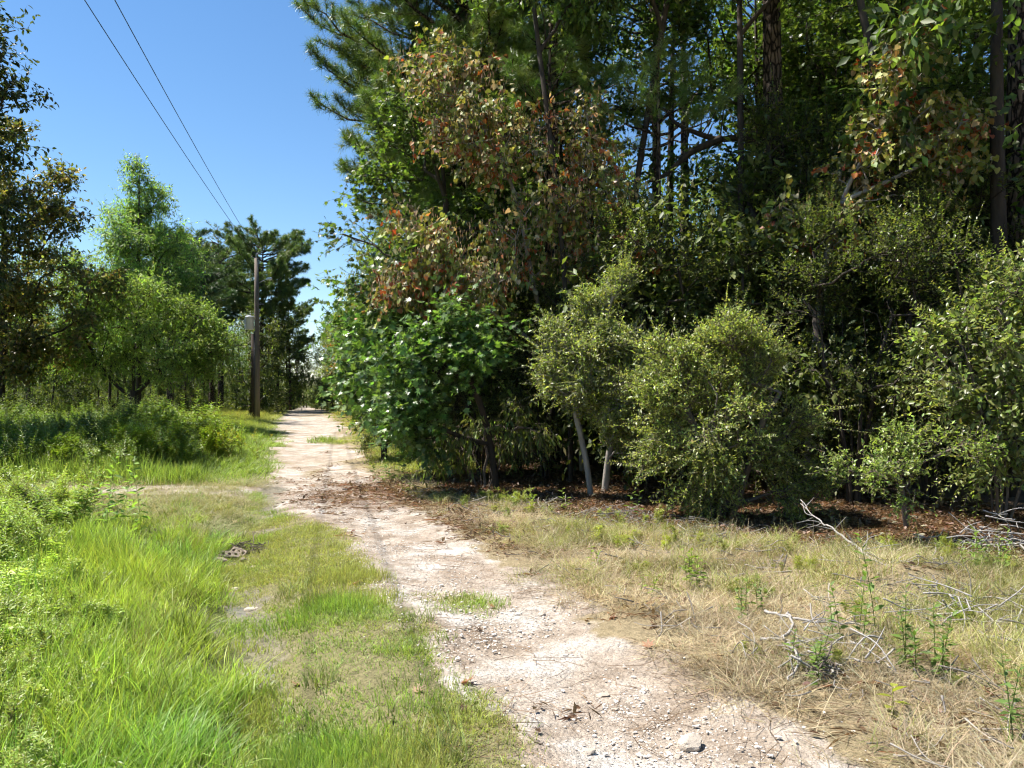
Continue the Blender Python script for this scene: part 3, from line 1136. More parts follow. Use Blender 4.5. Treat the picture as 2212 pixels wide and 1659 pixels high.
rx, ry = 1.3, 15.6
rel = lambda px, py, d: at(px, py, d + 1.3) - np.array(gl(rx, ry))
make_tree('redbud_tree', gl(rx, ry), 'leaning tree with rusty heart-shaped leaves and brown hanging pods over the wood edge', 'tree',
          [curve([(0.1, 0.1, -0.06), rel(1250, 900, 14.2), rel(1190, 780, 14.0), rel(1100, 700, 13.8), rel(1020, 655, 13.6), rel(940, 620, 13.5), rel(862, 585, 13.4)], 4),
           curve([rel(1225, 850, 14.2), rel(1232, 660, 14.3), rel(1226, 500, 14.4), rel(1260, 380, 14.5)], 4),
           curve([rel(1190, 780, 14.0), rel(1150, 600, 13.9), rel(1125, 470, 13.8), rel(1100, 385, 13.7), rel(1050, 285, 13.6), rel(1000, 200, 13.6)], 4)],
          [(rel(900, 545, 13.2), (0.9, 0.6, 0.7), 62), (rel(1030, 520, 13.2), (1.05, 0.7, 0.75), 74), (rel(1180, 490, 13.2), (0.95, 0.7, 0.75), 58),
           (rel(1310, 450, 13.2), (0.9, 0.6, 0.95), 60), (rel(1000, 260, 13.3), (0.95, 0.7, 0.85), 60), (rel(960, 130, 13.5), (0.6, 0.6, 0.5), 40),
           (rel(1120, 330, 13.4), (1.0, 0.7, 0.75), 50), (rel(1000, 620, 13.3), (0.9, 0.6, 0.35), 46), (rel(1270, 290, 13.5), (0.7, 0.6, 0.6), 44)],
          rel(1130, 450, 14.4), dict(T=HEART, twigs=4, tlen=0.36, leaves=5, size=0.092, pal=REDBUD, droop=0.75, up=0.35, out=0.5, spread=0.34, cl_pal=(0.07, RUST)),
          M['bark_grey'], M['dry_leaf'], 103, tip=0.008, step=0.3, extra=pods_extra(0.7, 22), trunk_scale=0.55)
make_tree('redbud_tree', gl(4.6, 12.4), 'second pod-hung tree with orange and green heart leaves among the tall trunks', 'tree',
          [curve([(0, 0, -0.06), (0.1, 0, 1.5), (0.3, 0.1, 3.2), (0.6, 0, 4.6), (1.2, -0.1, 5.8), (1.6, -0.1, 6.8)], 5),
           curve([(0.6, 0, 4.6), (1.3, -0.2, 4.9), (1.9, -0.2, 5.2)], 5)],
          [((1.2, -0.2, 5.0), (1.05, 0.6, 0.55), 60), ((1.5, -0.2, 6.2), (0.8, 0.6, 0.6), 44), ((0.4, -0.1, 4.5), (0.7, 0.5, 0.4), 30), ((2.1, -0.2, 5.5), (0.5, 0.5, 0.6), 24), ((1.4, -0.2, 7.3), (0.7, 0.6, 0.4), 18)],
          (1.2, 0.3, 5), dict(T=HEART, twigs=4, tlen=0.32, leaves=5, size=0.095, pal=REDBUD, droop=0.75, up=0.35, out=0.5, spread=0.26, cl_pal=(0.16, RUST)),
          M['bark_grey'], M['dry_leaf'], 104, tip=0.008, step=0.3, extra=pods_extra(0.3, 9), trunk_scale=0.7)

# sweetgums: star-shaped leaves
GUMF = dict(T=STAR, twigs=5, tlen=0.42, leaves=6, size=0.115, pal=GUM, droop=0.45, up=0.65, out=0.6, spread=0.3)
gg = np.random.default_rng(8)
FARF0 = dict(T=KITE, twigs=5, tlen=0.5, leaves=7, size=0.15, pal=GUM, droop=0.3, up=0.7, out=0.6, spread=0.35)
gum_a = make_tree('sweetgum_tree', gl(-1.05, 16.6), 'dark glossy sweetgum at the left corner of the near wood, leafy to the ground', 'tree',
                  [trunk_line(8.8, (-0.4, -0.3), 0.2, gg)],
                  [((-0.9, -0.4, 5.6), (1.3, 1.2, 1.1), 70), ((-0.5, -0.3, 7.2), (1.0, 1.0, 0.9), 50), ((-1.2, -0.6, 3.8), (1.2, 1.0, 0.9), 60),
                   ((0.6, -0.5, 4.6), (1.2, 1.0, 1.2), 50), ((-0.5, -0.8, 2.3), (1.3, 1.0, 0.8), 60), ((0.5, -0.4, 6.4), (1.0, 1.0, 1.0), 40), ((-0.3, -0.2, 8.3), (0.6, 0.6, 0.6), 20)],
                  (0, 0, 4.5), GUMF, M['bark_dark'], M['leaf'], 105, tip=0.009, step=0.35)
gum_s = make_tree('sweetgum_sapling', gl(-0.55, 13.2), 'sweetgum sapling with bright shining leaves below the leaning rusty tree', 'tree',
                  [curve([(0.3, 0.3, -0.06), (0.15, 0.1, 1.0), (-0.1, -0.1, 1.8), (-0.5, -0.3, 2.5)], 5)],
                  [((-0.75, -0.5, 2.25), (0.7, 0.45, 0.35), 64), ((-0.1, -0.5, 2.5), (0.5, 0.45, 0.35), 44), ((-1.15, -0.5, 1.7), (0.5, 0.45, 0.4), 44), ((-0.9, -0.5, 1.0), (0.6, 0.45, 0.4), 34)],
                  (-0.2, 0.2, 1.6), dict(GUMF, size=0.11, pal=[(3, (0.095, 0.165, 0.04)), (2, (0.125, 0.20, 0.05))]), M['bark_dark'], M['leaf'], 106, tip=0.007, step=0.3)
copy_thing(gum_s, gl(-1.25, 16.2), 0.3, 1.25, 'bright-leaved sweetgum sapling at the outer corner of the wood')
copy_thing(gum_s, gl(-1.7, 19.4), 5.9, 1.5, 'second bright-leaved sweetgum sapling further along the wood edge')
gum_b = make_tree('sweetgum_tree', gl(1.7, 18.5), 'tall sweetgum with dark star leaves behind the rusty leaning tree', 'tree',
                  [trunk_line(13, (0.3, -0.3), 0.2, gg)],
                  [((0, -0.3, 8.6), (1.9, 1.5, 1.3), 90), ((-1.0, -0.5, 10.2), (1.5, 1.3, 1.1), 70), ((1.0, -0.4, 10.4), (1.4, 1.2, 1.1), 60),
                   ((0, -0.2, 12), (1.3, 1.2, 1.0), 40), ((-0.6, -0.6, 6.6), (1.6, 1.2, 0.9), 50), ((0.5, 0, 4.5), (1.4, 1.0, 1.0), 30)],
                  (0, 0.4, 8), GUMF, M['bark_dark'], M['leaf'], 107, tip=0.009, step=0.4)
copy_thing(gum_b, gl(7.4, 19.5), 2.2, 1.05, 'tall sweetgum just right of the thickest limbed pine trunk')
copy_thing(gum_b, gl(-0.2, 21.0), 4.1, 0.98, 'tall sweetgum behind the crown of the left-reaching pine')
copy_thing(gum_b, gl(8.3, 16.4), 3.3, 0.9, 'leafy sweetgum just left of the thickest pine trunk')
copy_thing(gum_b, gl(5.7, 18.6), 0.4, 0.92, 'leafy sweetgum behind the limbed pine trunk')
copy_thing(gum_a, gl(6.2, 17.3), 2.7, 1.0, 'leafy-to-the-ground sweetgum right behind the limbed pine')
copy_thing(gum_a, gl(8.2, 15.2), 4.6, 0.95, 'leafy-to-the-ground sweetgum left of the thickest pine trunk')
copy_thing(gum_a, gl(9.0, 18.0), 1.2, 1.1, 'dark sweetgum between the two right-hand pine trunks')

# tall trees added to shade the wood, their crowns unseen above the view
high = make_tree('shade_tree', gl(2.1, 15.6), 'slender dark trunk behind the rusty tree, its unseen crown added for shade', 'tree', [trunk_line(12.8, (0.5, -0.3), 0.6, gg)],
                 [((0.3, -0.2, 10.2), (2.0, 1.7, 1.0), 90), ((-0.8, -0.2, 11.4), (1.7, 1.6, 1.0), 70), ((1.0, 0.1, 11.8), (1.6, 1.5, 1.0), 60), ((0, 0, 13), (1.3, 1.3, 0.8), 40)],
                 (0, 0, 10.5), dict(FARF0, size=0.15), M['bark_dark'], M['leaf_soft'], 119, tip=0.009, step=0.45, trunk_scale=0.65)
copy_thing(high, gl(1.05, 14.2), 3.0, (0.8, 0.8, 0.95), 'slender dark trunk beside the small pale-trunked tree, its unseen crown added for shade')
copy_thing(high, gl(4.15, 14.2), 2.0, 1.0, 'slender dark trunk between the sky gap and the thick limbed pine, its unseen crown added for shade')
copy_thing(high, gl(6.55, 12.9), 4.0, 1.0, 'slender dark trunk right of the pod-hung tree, its unseen crown added for shade')

# pines of the near wood
make_pine(gl(-1.15, 20.0), 'tall pine whose needle-tufted boughs reach left into the blue sky', 201, h=17.0, base=5.2, rad=3.0, r0=0.2, dens=1.5,
          n_need=62, ln=0.27, w=0.0095, profile='umbrella', pal=PINE_BRIGHT, clump=0.17, fan=1.25, vz=0.5)
make_pine(gl(-2.6, 21.6), 'second tall pine just behind the left-reaching one, filling the top of the wood edge', 211, h=16.0, base=6.4, rad=2.3, r0=0.18, dens=1.3,
          n_need=56, ln=0.27, w=0.011, profile='umbrella', clump=0.2, fan=1.2, vz=0.5)
make_pine(gl(0.75, 15.9), 'young pine with bright long-needled tufts poking above the rusty tree', 202, kind='young_pine', h=9.2, base=7.0, rad=1.5, r0=0.06, dens=1.3,
          n_need=90, ln=0.27, w=0.006, profile='cone', pal=[(2, (0.15, 0.21, 0.05)), (2, (0.11, 0.18, 0.04))], clump=0.22)
make_pine(gl(2.6, 14.8), 'slim young pine with drooping tufts against the sky gap', 203, kind='young_pine', h=7.9, base=6.2, rad=1.3, r0=0.06, dens=1.1,
          n_need=80, ln=0.25, w=0.006, profile='cone', pal=PINE_BRIGHT, clump=0.25)
big_pine = make_pine(gl(5.45, 16.0), 'thick straight pine trunk right of the sky gap, with a crooked dead limb', 204, h=22.0, base=12.0, rad=3.2, r0=0.25, dens=0.8,
                     n_need=26, ln=0.24, w=0.012)
copy_thing(big_pine, gl(9.35, 17.0), 1.9, (0.75, 0.75, 0.95), 'slimmer dark pine trunk left of the thickest one at the right edge')
copy_thing(big_pine, gl(8.35, 13.1), 3.9, (1.05, 1.05, 1.0), 'thickest pine trunk with flaky bark at the right edge')
copy_thing(big_pine, gl(3.75, 20.6), 5.1, (0.6, 0.6, 0.9), 'slim dark pine trunk standing in the sky gap')
copy_thing(big_pine, gl(7.2, 22.5), 0.7, (0.55, 0.55, 0.92), 'slim pine trunk deep between the thick pines')
copy_thing(big_pine, gl(0.9, 17.4), 2.9, (0.5, 0.5, 0.85), 'thin dark pine trunk behind the rusty leaning tree')

# crooked limb of the thick pine: a bare branch that hangs off its trunk
mb = MB()
lb = curve([at(1695, 292, 15.8), at(1650, 306, 15.6), at(1600, 296, 15.5), at(1550, 298, 15.4), at(1500, 282, 15.3), at(1460, 262, 15.2), at(1440, 236, 15.2), at(1405, 228, 15.2)], 5)
V, f = tube(lb, np.linspace(0.085, 0.02, len(lb)), 8)
mb.add(V, f)
lb = curve([at(1560, 296, 15.4), at(1490, 330, 15.3), at(1440, 375, 15.2), at(1405, 390, 15.1)], 6)
V, f = tube(lb, np.linspace(0.08, 0.03, len(lb)), 7)
mb.add(V, f)
for k in range(14):
    p = at(gg.uniform(1430, 1660), gg.uniform(270, 320), 15.3)
    e = p + np.array([gg.normal() * 0.3, gg.normal() * 0.2, gg.uniform(0.2, 0.9)])
    V, f = tube(np.array([p, (p + e) / 2 + gg.normal(size=3) * 0.06, e]), [0.016, 0.01, 0.004], 4)
    mb.add(V, f)
limb = link('dead_limb', mb.mesh('dead_limb', M['bark_dark']))
limb.parent = big_pine
limb.location = [-c for c in big_pine.location]

# understory shrubs of the wood, dim beneath the canopy
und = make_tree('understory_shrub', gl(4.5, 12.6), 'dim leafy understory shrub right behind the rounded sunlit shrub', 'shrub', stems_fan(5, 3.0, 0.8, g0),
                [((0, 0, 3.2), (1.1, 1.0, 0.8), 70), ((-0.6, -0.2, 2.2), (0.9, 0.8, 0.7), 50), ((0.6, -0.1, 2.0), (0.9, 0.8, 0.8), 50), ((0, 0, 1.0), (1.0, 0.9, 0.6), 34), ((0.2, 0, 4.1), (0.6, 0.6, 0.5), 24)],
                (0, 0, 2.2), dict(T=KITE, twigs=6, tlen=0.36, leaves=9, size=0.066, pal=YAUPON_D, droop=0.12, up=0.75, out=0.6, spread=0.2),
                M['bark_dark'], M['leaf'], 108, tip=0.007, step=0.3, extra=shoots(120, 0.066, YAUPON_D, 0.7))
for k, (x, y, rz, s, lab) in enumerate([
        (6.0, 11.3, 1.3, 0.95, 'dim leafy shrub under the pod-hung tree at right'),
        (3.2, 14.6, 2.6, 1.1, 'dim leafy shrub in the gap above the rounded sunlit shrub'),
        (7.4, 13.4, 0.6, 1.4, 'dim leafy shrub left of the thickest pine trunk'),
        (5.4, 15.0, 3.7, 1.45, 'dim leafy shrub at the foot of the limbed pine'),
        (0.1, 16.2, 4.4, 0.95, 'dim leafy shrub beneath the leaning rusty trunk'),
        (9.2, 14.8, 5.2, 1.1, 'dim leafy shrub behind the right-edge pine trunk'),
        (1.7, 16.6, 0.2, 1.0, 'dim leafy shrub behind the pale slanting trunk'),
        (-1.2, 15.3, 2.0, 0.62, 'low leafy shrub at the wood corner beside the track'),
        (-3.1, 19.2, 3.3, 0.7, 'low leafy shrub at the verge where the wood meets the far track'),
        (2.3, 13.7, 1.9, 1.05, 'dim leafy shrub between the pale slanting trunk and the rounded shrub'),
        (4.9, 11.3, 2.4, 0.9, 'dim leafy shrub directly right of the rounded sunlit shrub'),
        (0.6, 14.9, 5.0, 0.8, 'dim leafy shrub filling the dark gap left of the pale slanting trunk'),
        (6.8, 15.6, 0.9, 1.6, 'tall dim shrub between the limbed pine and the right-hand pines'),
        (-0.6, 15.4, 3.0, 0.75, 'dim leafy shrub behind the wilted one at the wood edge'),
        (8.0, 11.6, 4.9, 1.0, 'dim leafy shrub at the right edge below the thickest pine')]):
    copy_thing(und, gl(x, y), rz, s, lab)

# larger-leaved shrub in the sun at the right edge, and the low sunlit sapling beside it
make_tree('broadleaf_shrub', gl(6.05, 9.8), 'tall light-green shrub with larger leaves at the right edge', 'shrub', stems_fan(5, 2.4, 0.7, g0),
          [((0.1, -0.2, 2.35), (0.8, 0.6, 0.7), 60), ((-0.45, -0.3, 1.9), (0.6, 0.5, 0.6), 44), ((0.5, -0.2, 1.4), (0.7, 0.6, 0.5), 40), ((0.3, 0, 2.9), (0.5, 0.5, 0.4), 24), ((0, -0.3, 0.8), (0.7, 0.5, 0.4), 26), ((0.7, -0.5, 2.2), (0.6, 0.5, 0.8), 36)],
          (0, 0.5, 1.7), dict(T=OVAL, twigs=5, tlen=0.36, leaves=7, size=0.085, pal=[(3, (0.185, 0.22, 0.065)), (2, (0.23, 0.27, 0.085)), (1, (0.13, 0.165, 0.045))], droop=0.2, up=0.7, out=0.7, spread=0.2, wid=0.95),
          M['twig'], M['leaf'], 109, tip=0.006, step=0.25, trunk_scale=0.55, extra=shoots(150, 0.08, YAUPON, 0.75))
make_tree('yaupon_sapling', gl(4.2, 8.9), 'low sapling holding bright leaf sprays out of deep shade at right', 'sapling',
          [curve([(0.5, 0.5, -0.06), (0.4, 0.4, 0.4), (0.25, 0.2, 0.75), (0.1, -0.1, 0.85)], 4)],
          [((-0.2, -0.3, 0.85), (0.5, 0.25, 0.1), 36), ((0.35, -0.25, 1.12), (0.32, 0.25, 0.12), 22), ((-0.1, -0.3, 0.6), (0.18, 0.15, 0.18), 12), ((0.75, -0.2, 0.95), (0.3, 0.2, 0.1), 14)],
          (0.2, 0.3, 0.6), dict(T=KITE, twigs=5, tlen=0.2, leaves=8, size=0.05, pal=[(2, (0.25, 0.31, 0.08)), (1, (0.19, 0.25, 0.06))], droop=0.05, up=0.9, out=0.7, spread=0.1, wid=1.0),
          M['twig'], M['leaf'], 110, tip=0.005, step=0.18)
make_tree('drooping_shrub', gl(-0.5, 13.6), 'wilted shrub with limp hanging yellow-green leaves low at the wood edge', 'shrub', stems_fan(6, 1.1, 0.9, g0),
          [((0, -0.2, 0.95), (1.1, 0.5, 0.3), 40), ((0.7, -0.2, 1.15), (0.5, 0.4, 0.3), 20), ((-0.7, -0.2, 0.7), (0.5, 0.4, 0.3), 16)],
          (0, 0, 0.8), dict(T=NARROW, twigs=4, tlen=0.3, leaves=7, size=0.13, pal=[(3, (0.13, 0.17, 0.05)), (2, (0.17, 0.17, 0.06)), (1, (0.09, 0.12, 0.035))], droop=1.3, up=0.2, out=0.5, spread=0.15, wid=1.3),
          M['twig'], M['leaf_soft'], 111, tip=0.006, step=0.22)

# ------------------------------------------------------------------ trees along the far track, right side
FARF = dict(T=KITE, twigs=5, tlen=0.5, leaves=7, size=0.15, pal=BROAD, droop=0.3, up=0.7, out=0.6, spread=0.35)
rs_a = make_tree('roadside_tree', gl(-2.7, 24.5), 'green bushy tree beside the dark sweetgum at the far track', 'tree', [trunk_line(7.6, (-0.2, 0), 0.15, gg)],
                 [((-0.2, 0, 5.4), (1.6, 1.5, 1.3), 80), ((-0.5, -0.2, 3.4), (1.8, 1.6, 1.1), 80), ((-0.3, -0.2, 1.6), (1.8, 1.6, 0.9), 70), ((0, 0, 7.1), (0.9, 0.9, 0.8), 36)],
                 (0, 0, 3.8), FARF, M['bark_dark'], M['leaf'], 112, tip=0.01, step=0.5)
rs_b = make_tree('roadside_tree', gl(-6.2, 37.5), 'roadside tree with a yellowing lower crown over the far track', 'tree', [trunk_line(6.8, (-0.4, 0), 0.15, gg)],
                 [((-0.3, 0, 5.2), (1.5, 1.4, 1.2), 60), ((-0.7, -0.2, 3.2), (1.8, 1.6, 1.1), 80), ((-0.2, 0, 1.4), (1.5, 1.5, 0.8), 50)],
                 (0, 0, 3.5), dict(FARF, pal=BROAD + [(2, (0.12, 0.13, 0.03))], cl_pal=(0.45, YELLOW)), M['bark_dark'], M['leaf_soft'], 113, tip=0.01, step=0.5)
make_pine(gl(-3.9, 27.5), 'roadside pine with yellow-green tufts edging the sky beside the far track', 205, h=9.2, base=2.0, rad=2.1, r0=0.12, dens=1.1, n_need=30, ln=0.24, w=0.012,
          profile='cone', pal=PINE_BRIGHT, clump=0.26)
for k, (x, y, rz, s, lab) in enumerate([
        (-4.4, 32.0, 1.0, 1.0, 'roadside tree just before the yellowing one'),
        (-8.2, 44.0, 2.2, 1.02, 'roadside tree just beyond the yellowing one'),
        (-10.4, 52.0, 3.0, 1.1, 'second green tree beyond the yellowing one along the track'),
        (-12.8, 61.0, 4.2, 1.1, 'third green tree beyond the yellowing one along the track'),
        (-15.8, 72.0, 5.3, 1.15, 'fourth green tree beyond the yellowing one along the track'),
        (-19.3, 85.0, 0.5, 1.2, 'farthest green tree before the bend on the right of the track')]):
    copy_thing(rs_a, gl(x, y), rz, s, lab)

# ------------------------------------------------------------------ left side trees
make_tree('oak_tree', gl(-18.6, 28.5), 'brownish-green oak with a dark trunk at the left edge', 'tree', [trunk_line(10.5, (0.4, 0), 0.2, gg)],
          [((0.3, 0, 9.6), (1.5, 1.5, 1.3), 60), ((1.2, -0.2, 8.0), (1.7, 1.6, 1.1), 70), ((-0.6, -0.3, 7.0), (2.2, 2.0, 1.6), 80), ((1.5, -0.4, 5.8), (1.8, 1.7, 1.2), 80),
           ((0.4, -0.6, 4.4), (2.5, 2.0, 1.1), 80), ((1.5, -0.2, 3.2), (1.5, 1.3, 0.7), 36), ((-1.6, 0, 5), (1.6, 1.6, 1.4), 40), ((0.6, -0.3, 10.9), (0.7, 0.8, 0.6), 16)],
          (0, 0, 6), dict(T=OVAL, twigs=7, tlen=0.5, leaves=8, size=0.16, pal=OAK, droop=0.3, up=0.7, out=0.6, spread=0.35), M['bark_dark'], M['leaf'], 114, tip=0.011, step=0.5)
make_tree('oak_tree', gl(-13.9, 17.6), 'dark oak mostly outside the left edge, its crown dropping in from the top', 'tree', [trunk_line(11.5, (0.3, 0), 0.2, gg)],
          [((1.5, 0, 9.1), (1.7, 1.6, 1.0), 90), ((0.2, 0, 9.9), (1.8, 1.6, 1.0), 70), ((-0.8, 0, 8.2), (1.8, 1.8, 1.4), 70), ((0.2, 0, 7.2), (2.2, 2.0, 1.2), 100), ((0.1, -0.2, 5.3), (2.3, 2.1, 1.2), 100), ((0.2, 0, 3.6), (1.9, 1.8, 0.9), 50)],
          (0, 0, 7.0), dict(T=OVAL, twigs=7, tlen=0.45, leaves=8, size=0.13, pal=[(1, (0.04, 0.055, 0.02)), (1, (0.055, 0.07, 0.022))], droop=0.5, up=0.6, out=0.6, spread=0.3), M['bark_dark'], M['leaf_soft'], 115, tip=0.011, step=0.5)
WIL = [(4, (0.20, 0.30, 0.085)), (3, (0.17, 0.27, 0.08)), (2, (0.25, 0.34, 0.11))]
WIL2 = [(4, (0.215, 0.295, 0.065)), (3, (0.18, 0.26, 0.06)), (2, (0.27, 0.34, 0.10))]
make_tree('willow_oak', gl(-16.1, 34.0), 'bright feathery cone-shaped tree standing alone left of the pole', 'tree', [trunk_line(11.3, (0.0, 0), 0.08, gg, 14)],
          [((0, 0, 11.1), (0.45, 0.4, 0.6), 20), ((0, 0, 10.1), (1.0, 1.0, 0.7), 54), ((0.05, 0, 8.9), (1.7, 1.6, 0.9), 120), ((0.05, 0, 7.6), (2.1, 2.0, 0.9), 150), ((0.1, 0, 6.2), (2.5, 2.3, 1.0), 160), ((0.1, 0, 4.9), (2.8, 2.4, 0.9), 130)],
          (0, 0, 7.5), dict(T=NARROW, twigs=7, tlen=0.5, leaves=10, size=0.16, pal=WIL, droop=0.4, up=0.5, out=0.5, spread=0.3, wid=1.35), M['bark_dark'], M['leaf_soft'], 116, tip=0.009, step=0.45,
          trunk_scale=0.8)
make_tree('willow_tree', gl(-14.9, 31.0), 'lower yellow-green feathery tree spreading in front of the cone-shaped one', 'tree',
          [trunk_line(5.6, (0.1, 0), 0.1, gg, 10), curve([(0.05, 0, 1.6), (1.1, -0.2, 2.6), (2.2, -0.3, 3.9), (2.9, -0.3, 4.9)], 5), curve([(0.05, 0, 1.4), (-1.0, -0.2, 2.5), (-2.0, -0.2, 4.2)], 5)],
          [((0.2, -0.2, 4.9), (1.9, 1.3, 1.1), 130), ((2.1, -0.2, 4.2), (1.1, 1.0, 1.1), 90), ((-2.0, 0, 5.6), (0.9, 0.8, 1.4), 90), ((3.3, 0, 3.6), (0.7, 0.7, 0.8), 40), ((1.4, -0.4, 3.2), (1.8, 1.0, 0.7), 90), ((-1.2, -0.4, 3.5), (1.6, 1.0, 0.8), 80),
           ((-2.2, 0, 3.4), (0.8, 0.8, 0.8), 24), ((2.8, 0, 3.0), (0.8, 0.8, 0.6), 22)],
          (0.2, 0.3, 3.3), dict(T=NARROW, twigs=6, tlen=0.55, leaves=10, size=0.16, pal=WIL2, droop=0.45, up=0.5, out=0.5, spread=0.3, wid=1.3), M['bark_dark'], M['leaf_soft'], 117, tip=0.009, step=0.4,
          trunk_scale=0.85)
lp = make_pine(gl(-24.0, 75.0), 'tall pine with a flat spreading crown behind the utility pole', 206, h=16.6, base=9.2, rad=4.0, r0=0.26, dens=1.3, n_need=40, ln=0.36, w=0.032, clump=0.2, fan=1.6, vz=1.6)
lq = make_pine(gl(-19.9, 46.0), 'dark pine behind the brownish oak at left', 207, h=11.0, base=2.5, rad=2.8, r0=0.2, dens=1.2, n_need=36, ln=0.32, w=0.026, fan=1.4, pal=[(1, (0.05, 0.09, 0.035))], clump=0.26)
for x, y, rz, s, lab in [
        (-30.5, 80.0, 1.1, 0.97, 'pine with a pointed top left of the flat-crowned pine'),
        (-27.6, 68.0, 2.4, 0.80, 'shorter pine in front of the pines left of the pole'),
        (-23.6, 84.0, 3.6, 0.66, 'low leaning pine crown reaching right toward the far sky gap'),
        (-33.0, 74.0, 4.4, 0.78, 'pine seen behind the right flank of the cone-shaped tree')]:
    copy_thing(lp, gl(x, y), rz, s, lab)
gum_far = make_tree('roadside_tree', gl(-20.6, 64.0), 'dark leafy tree behind the lower half of the pole', 'tree', [trunk_line(8.6, (0, 0), 0.15, gg)],
                    [((0, 0, 7.0), (1.7, 1.7, 1.5), 60), ((0.1, -0.2, 4.8), (2.1, 1.9, 1.3), 80), ((-0.2, -0.2, 2.6), (2.2, 2.0, 1.2), 80), ((0, 0, 1.0), (1.8, 1.6, 0.7), 30)],
                    (0, 0, 4.5), dict(FARF, size=0.22, twigs=4, pal=YAUPON_D), M['bark_dark'], M['leaf_soft'], 118, tip=0.012, step=0.6)
for x, y, rz, s, lab in [
        (-22.6, 76.0, 1.0, 1.2, 'dark leafy tree under the flat-crowned pine'),
        (-24.6, 86.0, 2.0, 1.12, 'dark leafy tree at the left of the far bend'),
        (-27.0, 62.0, 3.0, 0.85, 'dark leafy tree at the back of the meadow left of the pole'),
        (-24.2, 58.5, 4.0, 0.55, 'low dark tree at the back of the meadow beside the pole'),
        (-33.0, 60.0, 5.0, 0.9, 'dark leafy tree showing between the feathery trees and the pole'),
        (-25.5, 50.0, 0.5, 0.85, 'dark leafy tree behind the feathery cone-shaped tree'),
        (-29.0, 46.0, 1.5, 0.9, 'dark leafy tree between the oak and the cone-shaped tree'),
        (-32.0, 108.0, 2.7, 0.75, 'hazy tree closing the far end of the track'),
        (-37.8, 122.0, 3.7, 0.8, 'hazy tree left of the distant small pole')]:
    copy_thing(gum_far, gl(x, y), rz, s, lab)

# ------------------------------------------------------------------ deep wood that reads as one mass
def plain_tree(seed, h, base, r, nb, size, pal, pine=False):
    g = np.random.default_rng(seed)
    mb = MB()
    if pine:
        wmb, lmb = pine_parts(h=h, base=base, rad=r, g=g, r0=0.2, dens=0.6, n_need=14, ln=0.34, w=0.035, clump=0.5)
        for k, (src, mi) in enumerate(((wmb, 1), (lmb, 0))):
            off = mb.n
            mb.V += src.V
            mb.C += src.C
            mb.P += [(p + off, mi) for p, m in src.P]
            mb.n += src.n
        return mb.mesh('deep_tree', [M['needle'], M['bark_pine']])
    V, f = tube(trunk_line(h, (0, 0), 0.2, g), np.linspace(0.16, 0.03, 10), 7)
    mb.add(V, f, (0.4, 0.4, 0.4), 1)
    bl = []
    for k in range(nb):
        z = base + (h - base) * (k + 0.5) / nb
        rr = r * (0.7 + 0.5 * math.sin(math.pi * (k + 0.5) / nb))
        a = g.uniform(0, 6.28)
        bl.append(((0.4 * math.cos(a), 0.4 * math.sin(a), z), (rr, rr, 0.8 * (h - base) / nb), 46))
    T = blob_targets(bl, g)
    foliage(mb, None, T, np.array([0, 0, (h + base) / 2]), g, T=KITE, twigs=4, tlen=0.6, leaves=6, size=size, pal=pal, droop=0.3, up=0.7, spread=0.4)
    return mb.mesh('deep_tree', [M['leaf_soft'], M['bark_dark']])


deep = protos([plain_tree(301, 12, 3.5, 2.0, 5, 0.2, GUM), plain_tree(302, 14, 6, 2.3, 5, 0.2, GUM), plain_tree(303, 5.0, 0.5, 1.7, 4, 0.16, YAUPON_D),
               plain_tree(304, 18, 10, 2.8, 1, 0.2, GUM, True), plain_tree(305, 3.2, 0.2, 1.5, 3, 0.14, YAUPON_D)])


def deep_wood(name, label, pts, idx, g, smin=0.85, smax=1.2):
    pts = np.array([[x, y, gz(x, y) - 0.05] for x, y in pts])
    n = len(pts)
    scatter(name, pts, np.stack([0 * pts[:, 0], 0 * pts[:, 0], g.uniform(0, 6.28, n)], 1), g.uniform(smin, smax, n), np.ones((n, 3)), deep, 5, label, 'wood', idx=idx)


gd = np.random.default_rng(77)
pts, ids = [], []
for y in np.arange(13, 95, 2.3):
    for x in np.arange(-26, 75, 2.6):
        xx, yy = x + gd.uniform(-1, 1), y + gd.uniform(-0.9, 0.9)
        dpt = xx - forest_x(yy)
        if dpt < 3.4 or xx > 0.75 * yy + 5 or dpt > 36:
            continue
        near = dpt < 7
        gap = 0.12 < xx / yy < 0.34 and yy > 17
        pts.append((xx, yy))
        i = int(gd.choice(5, p=[0.2, 0.18, 0.30, 0.12, 0.20] if near else [0.27, 0.2, 0.28, 0.17, 0.08]))
        if (near and yy < 24 and i in (0, 1)) or (gap and i in (0, 1, 3) and gd.random() < 0.85):
            i = 2
        ids.append(i)
deep_wood('deep_wood', 'dense dark mixed wood filling the depth behind the near trees on the right', pts, ids, gd)
pts, ids = [], []
for y in np.arange(66, 135, 4.0):
    for x in np.arange(-120, -8, 4.0):
        xx, yy = x + gd.uniform(-1.5, 1.5), y + gd.uniform(-1.5, 1.5)
        if xx > np.interp(yy, [60, 90, 140], [-25, -26.5, -42]) or xx < -0.95 * yy - 5:
            continue
        if yy > 100 and gd.random() < 0.3:
            continue
        pts.append((xx, yy))
        ids.append(int(gd.choice(5, p=[0.25, 0.2, 0.3, 0.1, 0.15])))
for y in np.arange(100, 170, 4.0):
    for x in np.arange(-60, -20, 3.5):
        xx, yy = x + gd.uniform(-1.5, 1.5), y + gd.uniform(-1.5, 1.5)
        if abs(xx / yy + 0.262) < 0.012 and yy < 140:
            continue
        pts.append((xx, yy))
        ids.append(int(gd.choice([2, 4], p=[0.6, 0.4])))
deep_wood('far_wood', 'dark far wood behind the meadow and at the end of the track', pts, ids, gd, 0.7, 1.0)
pts, ids = [], []
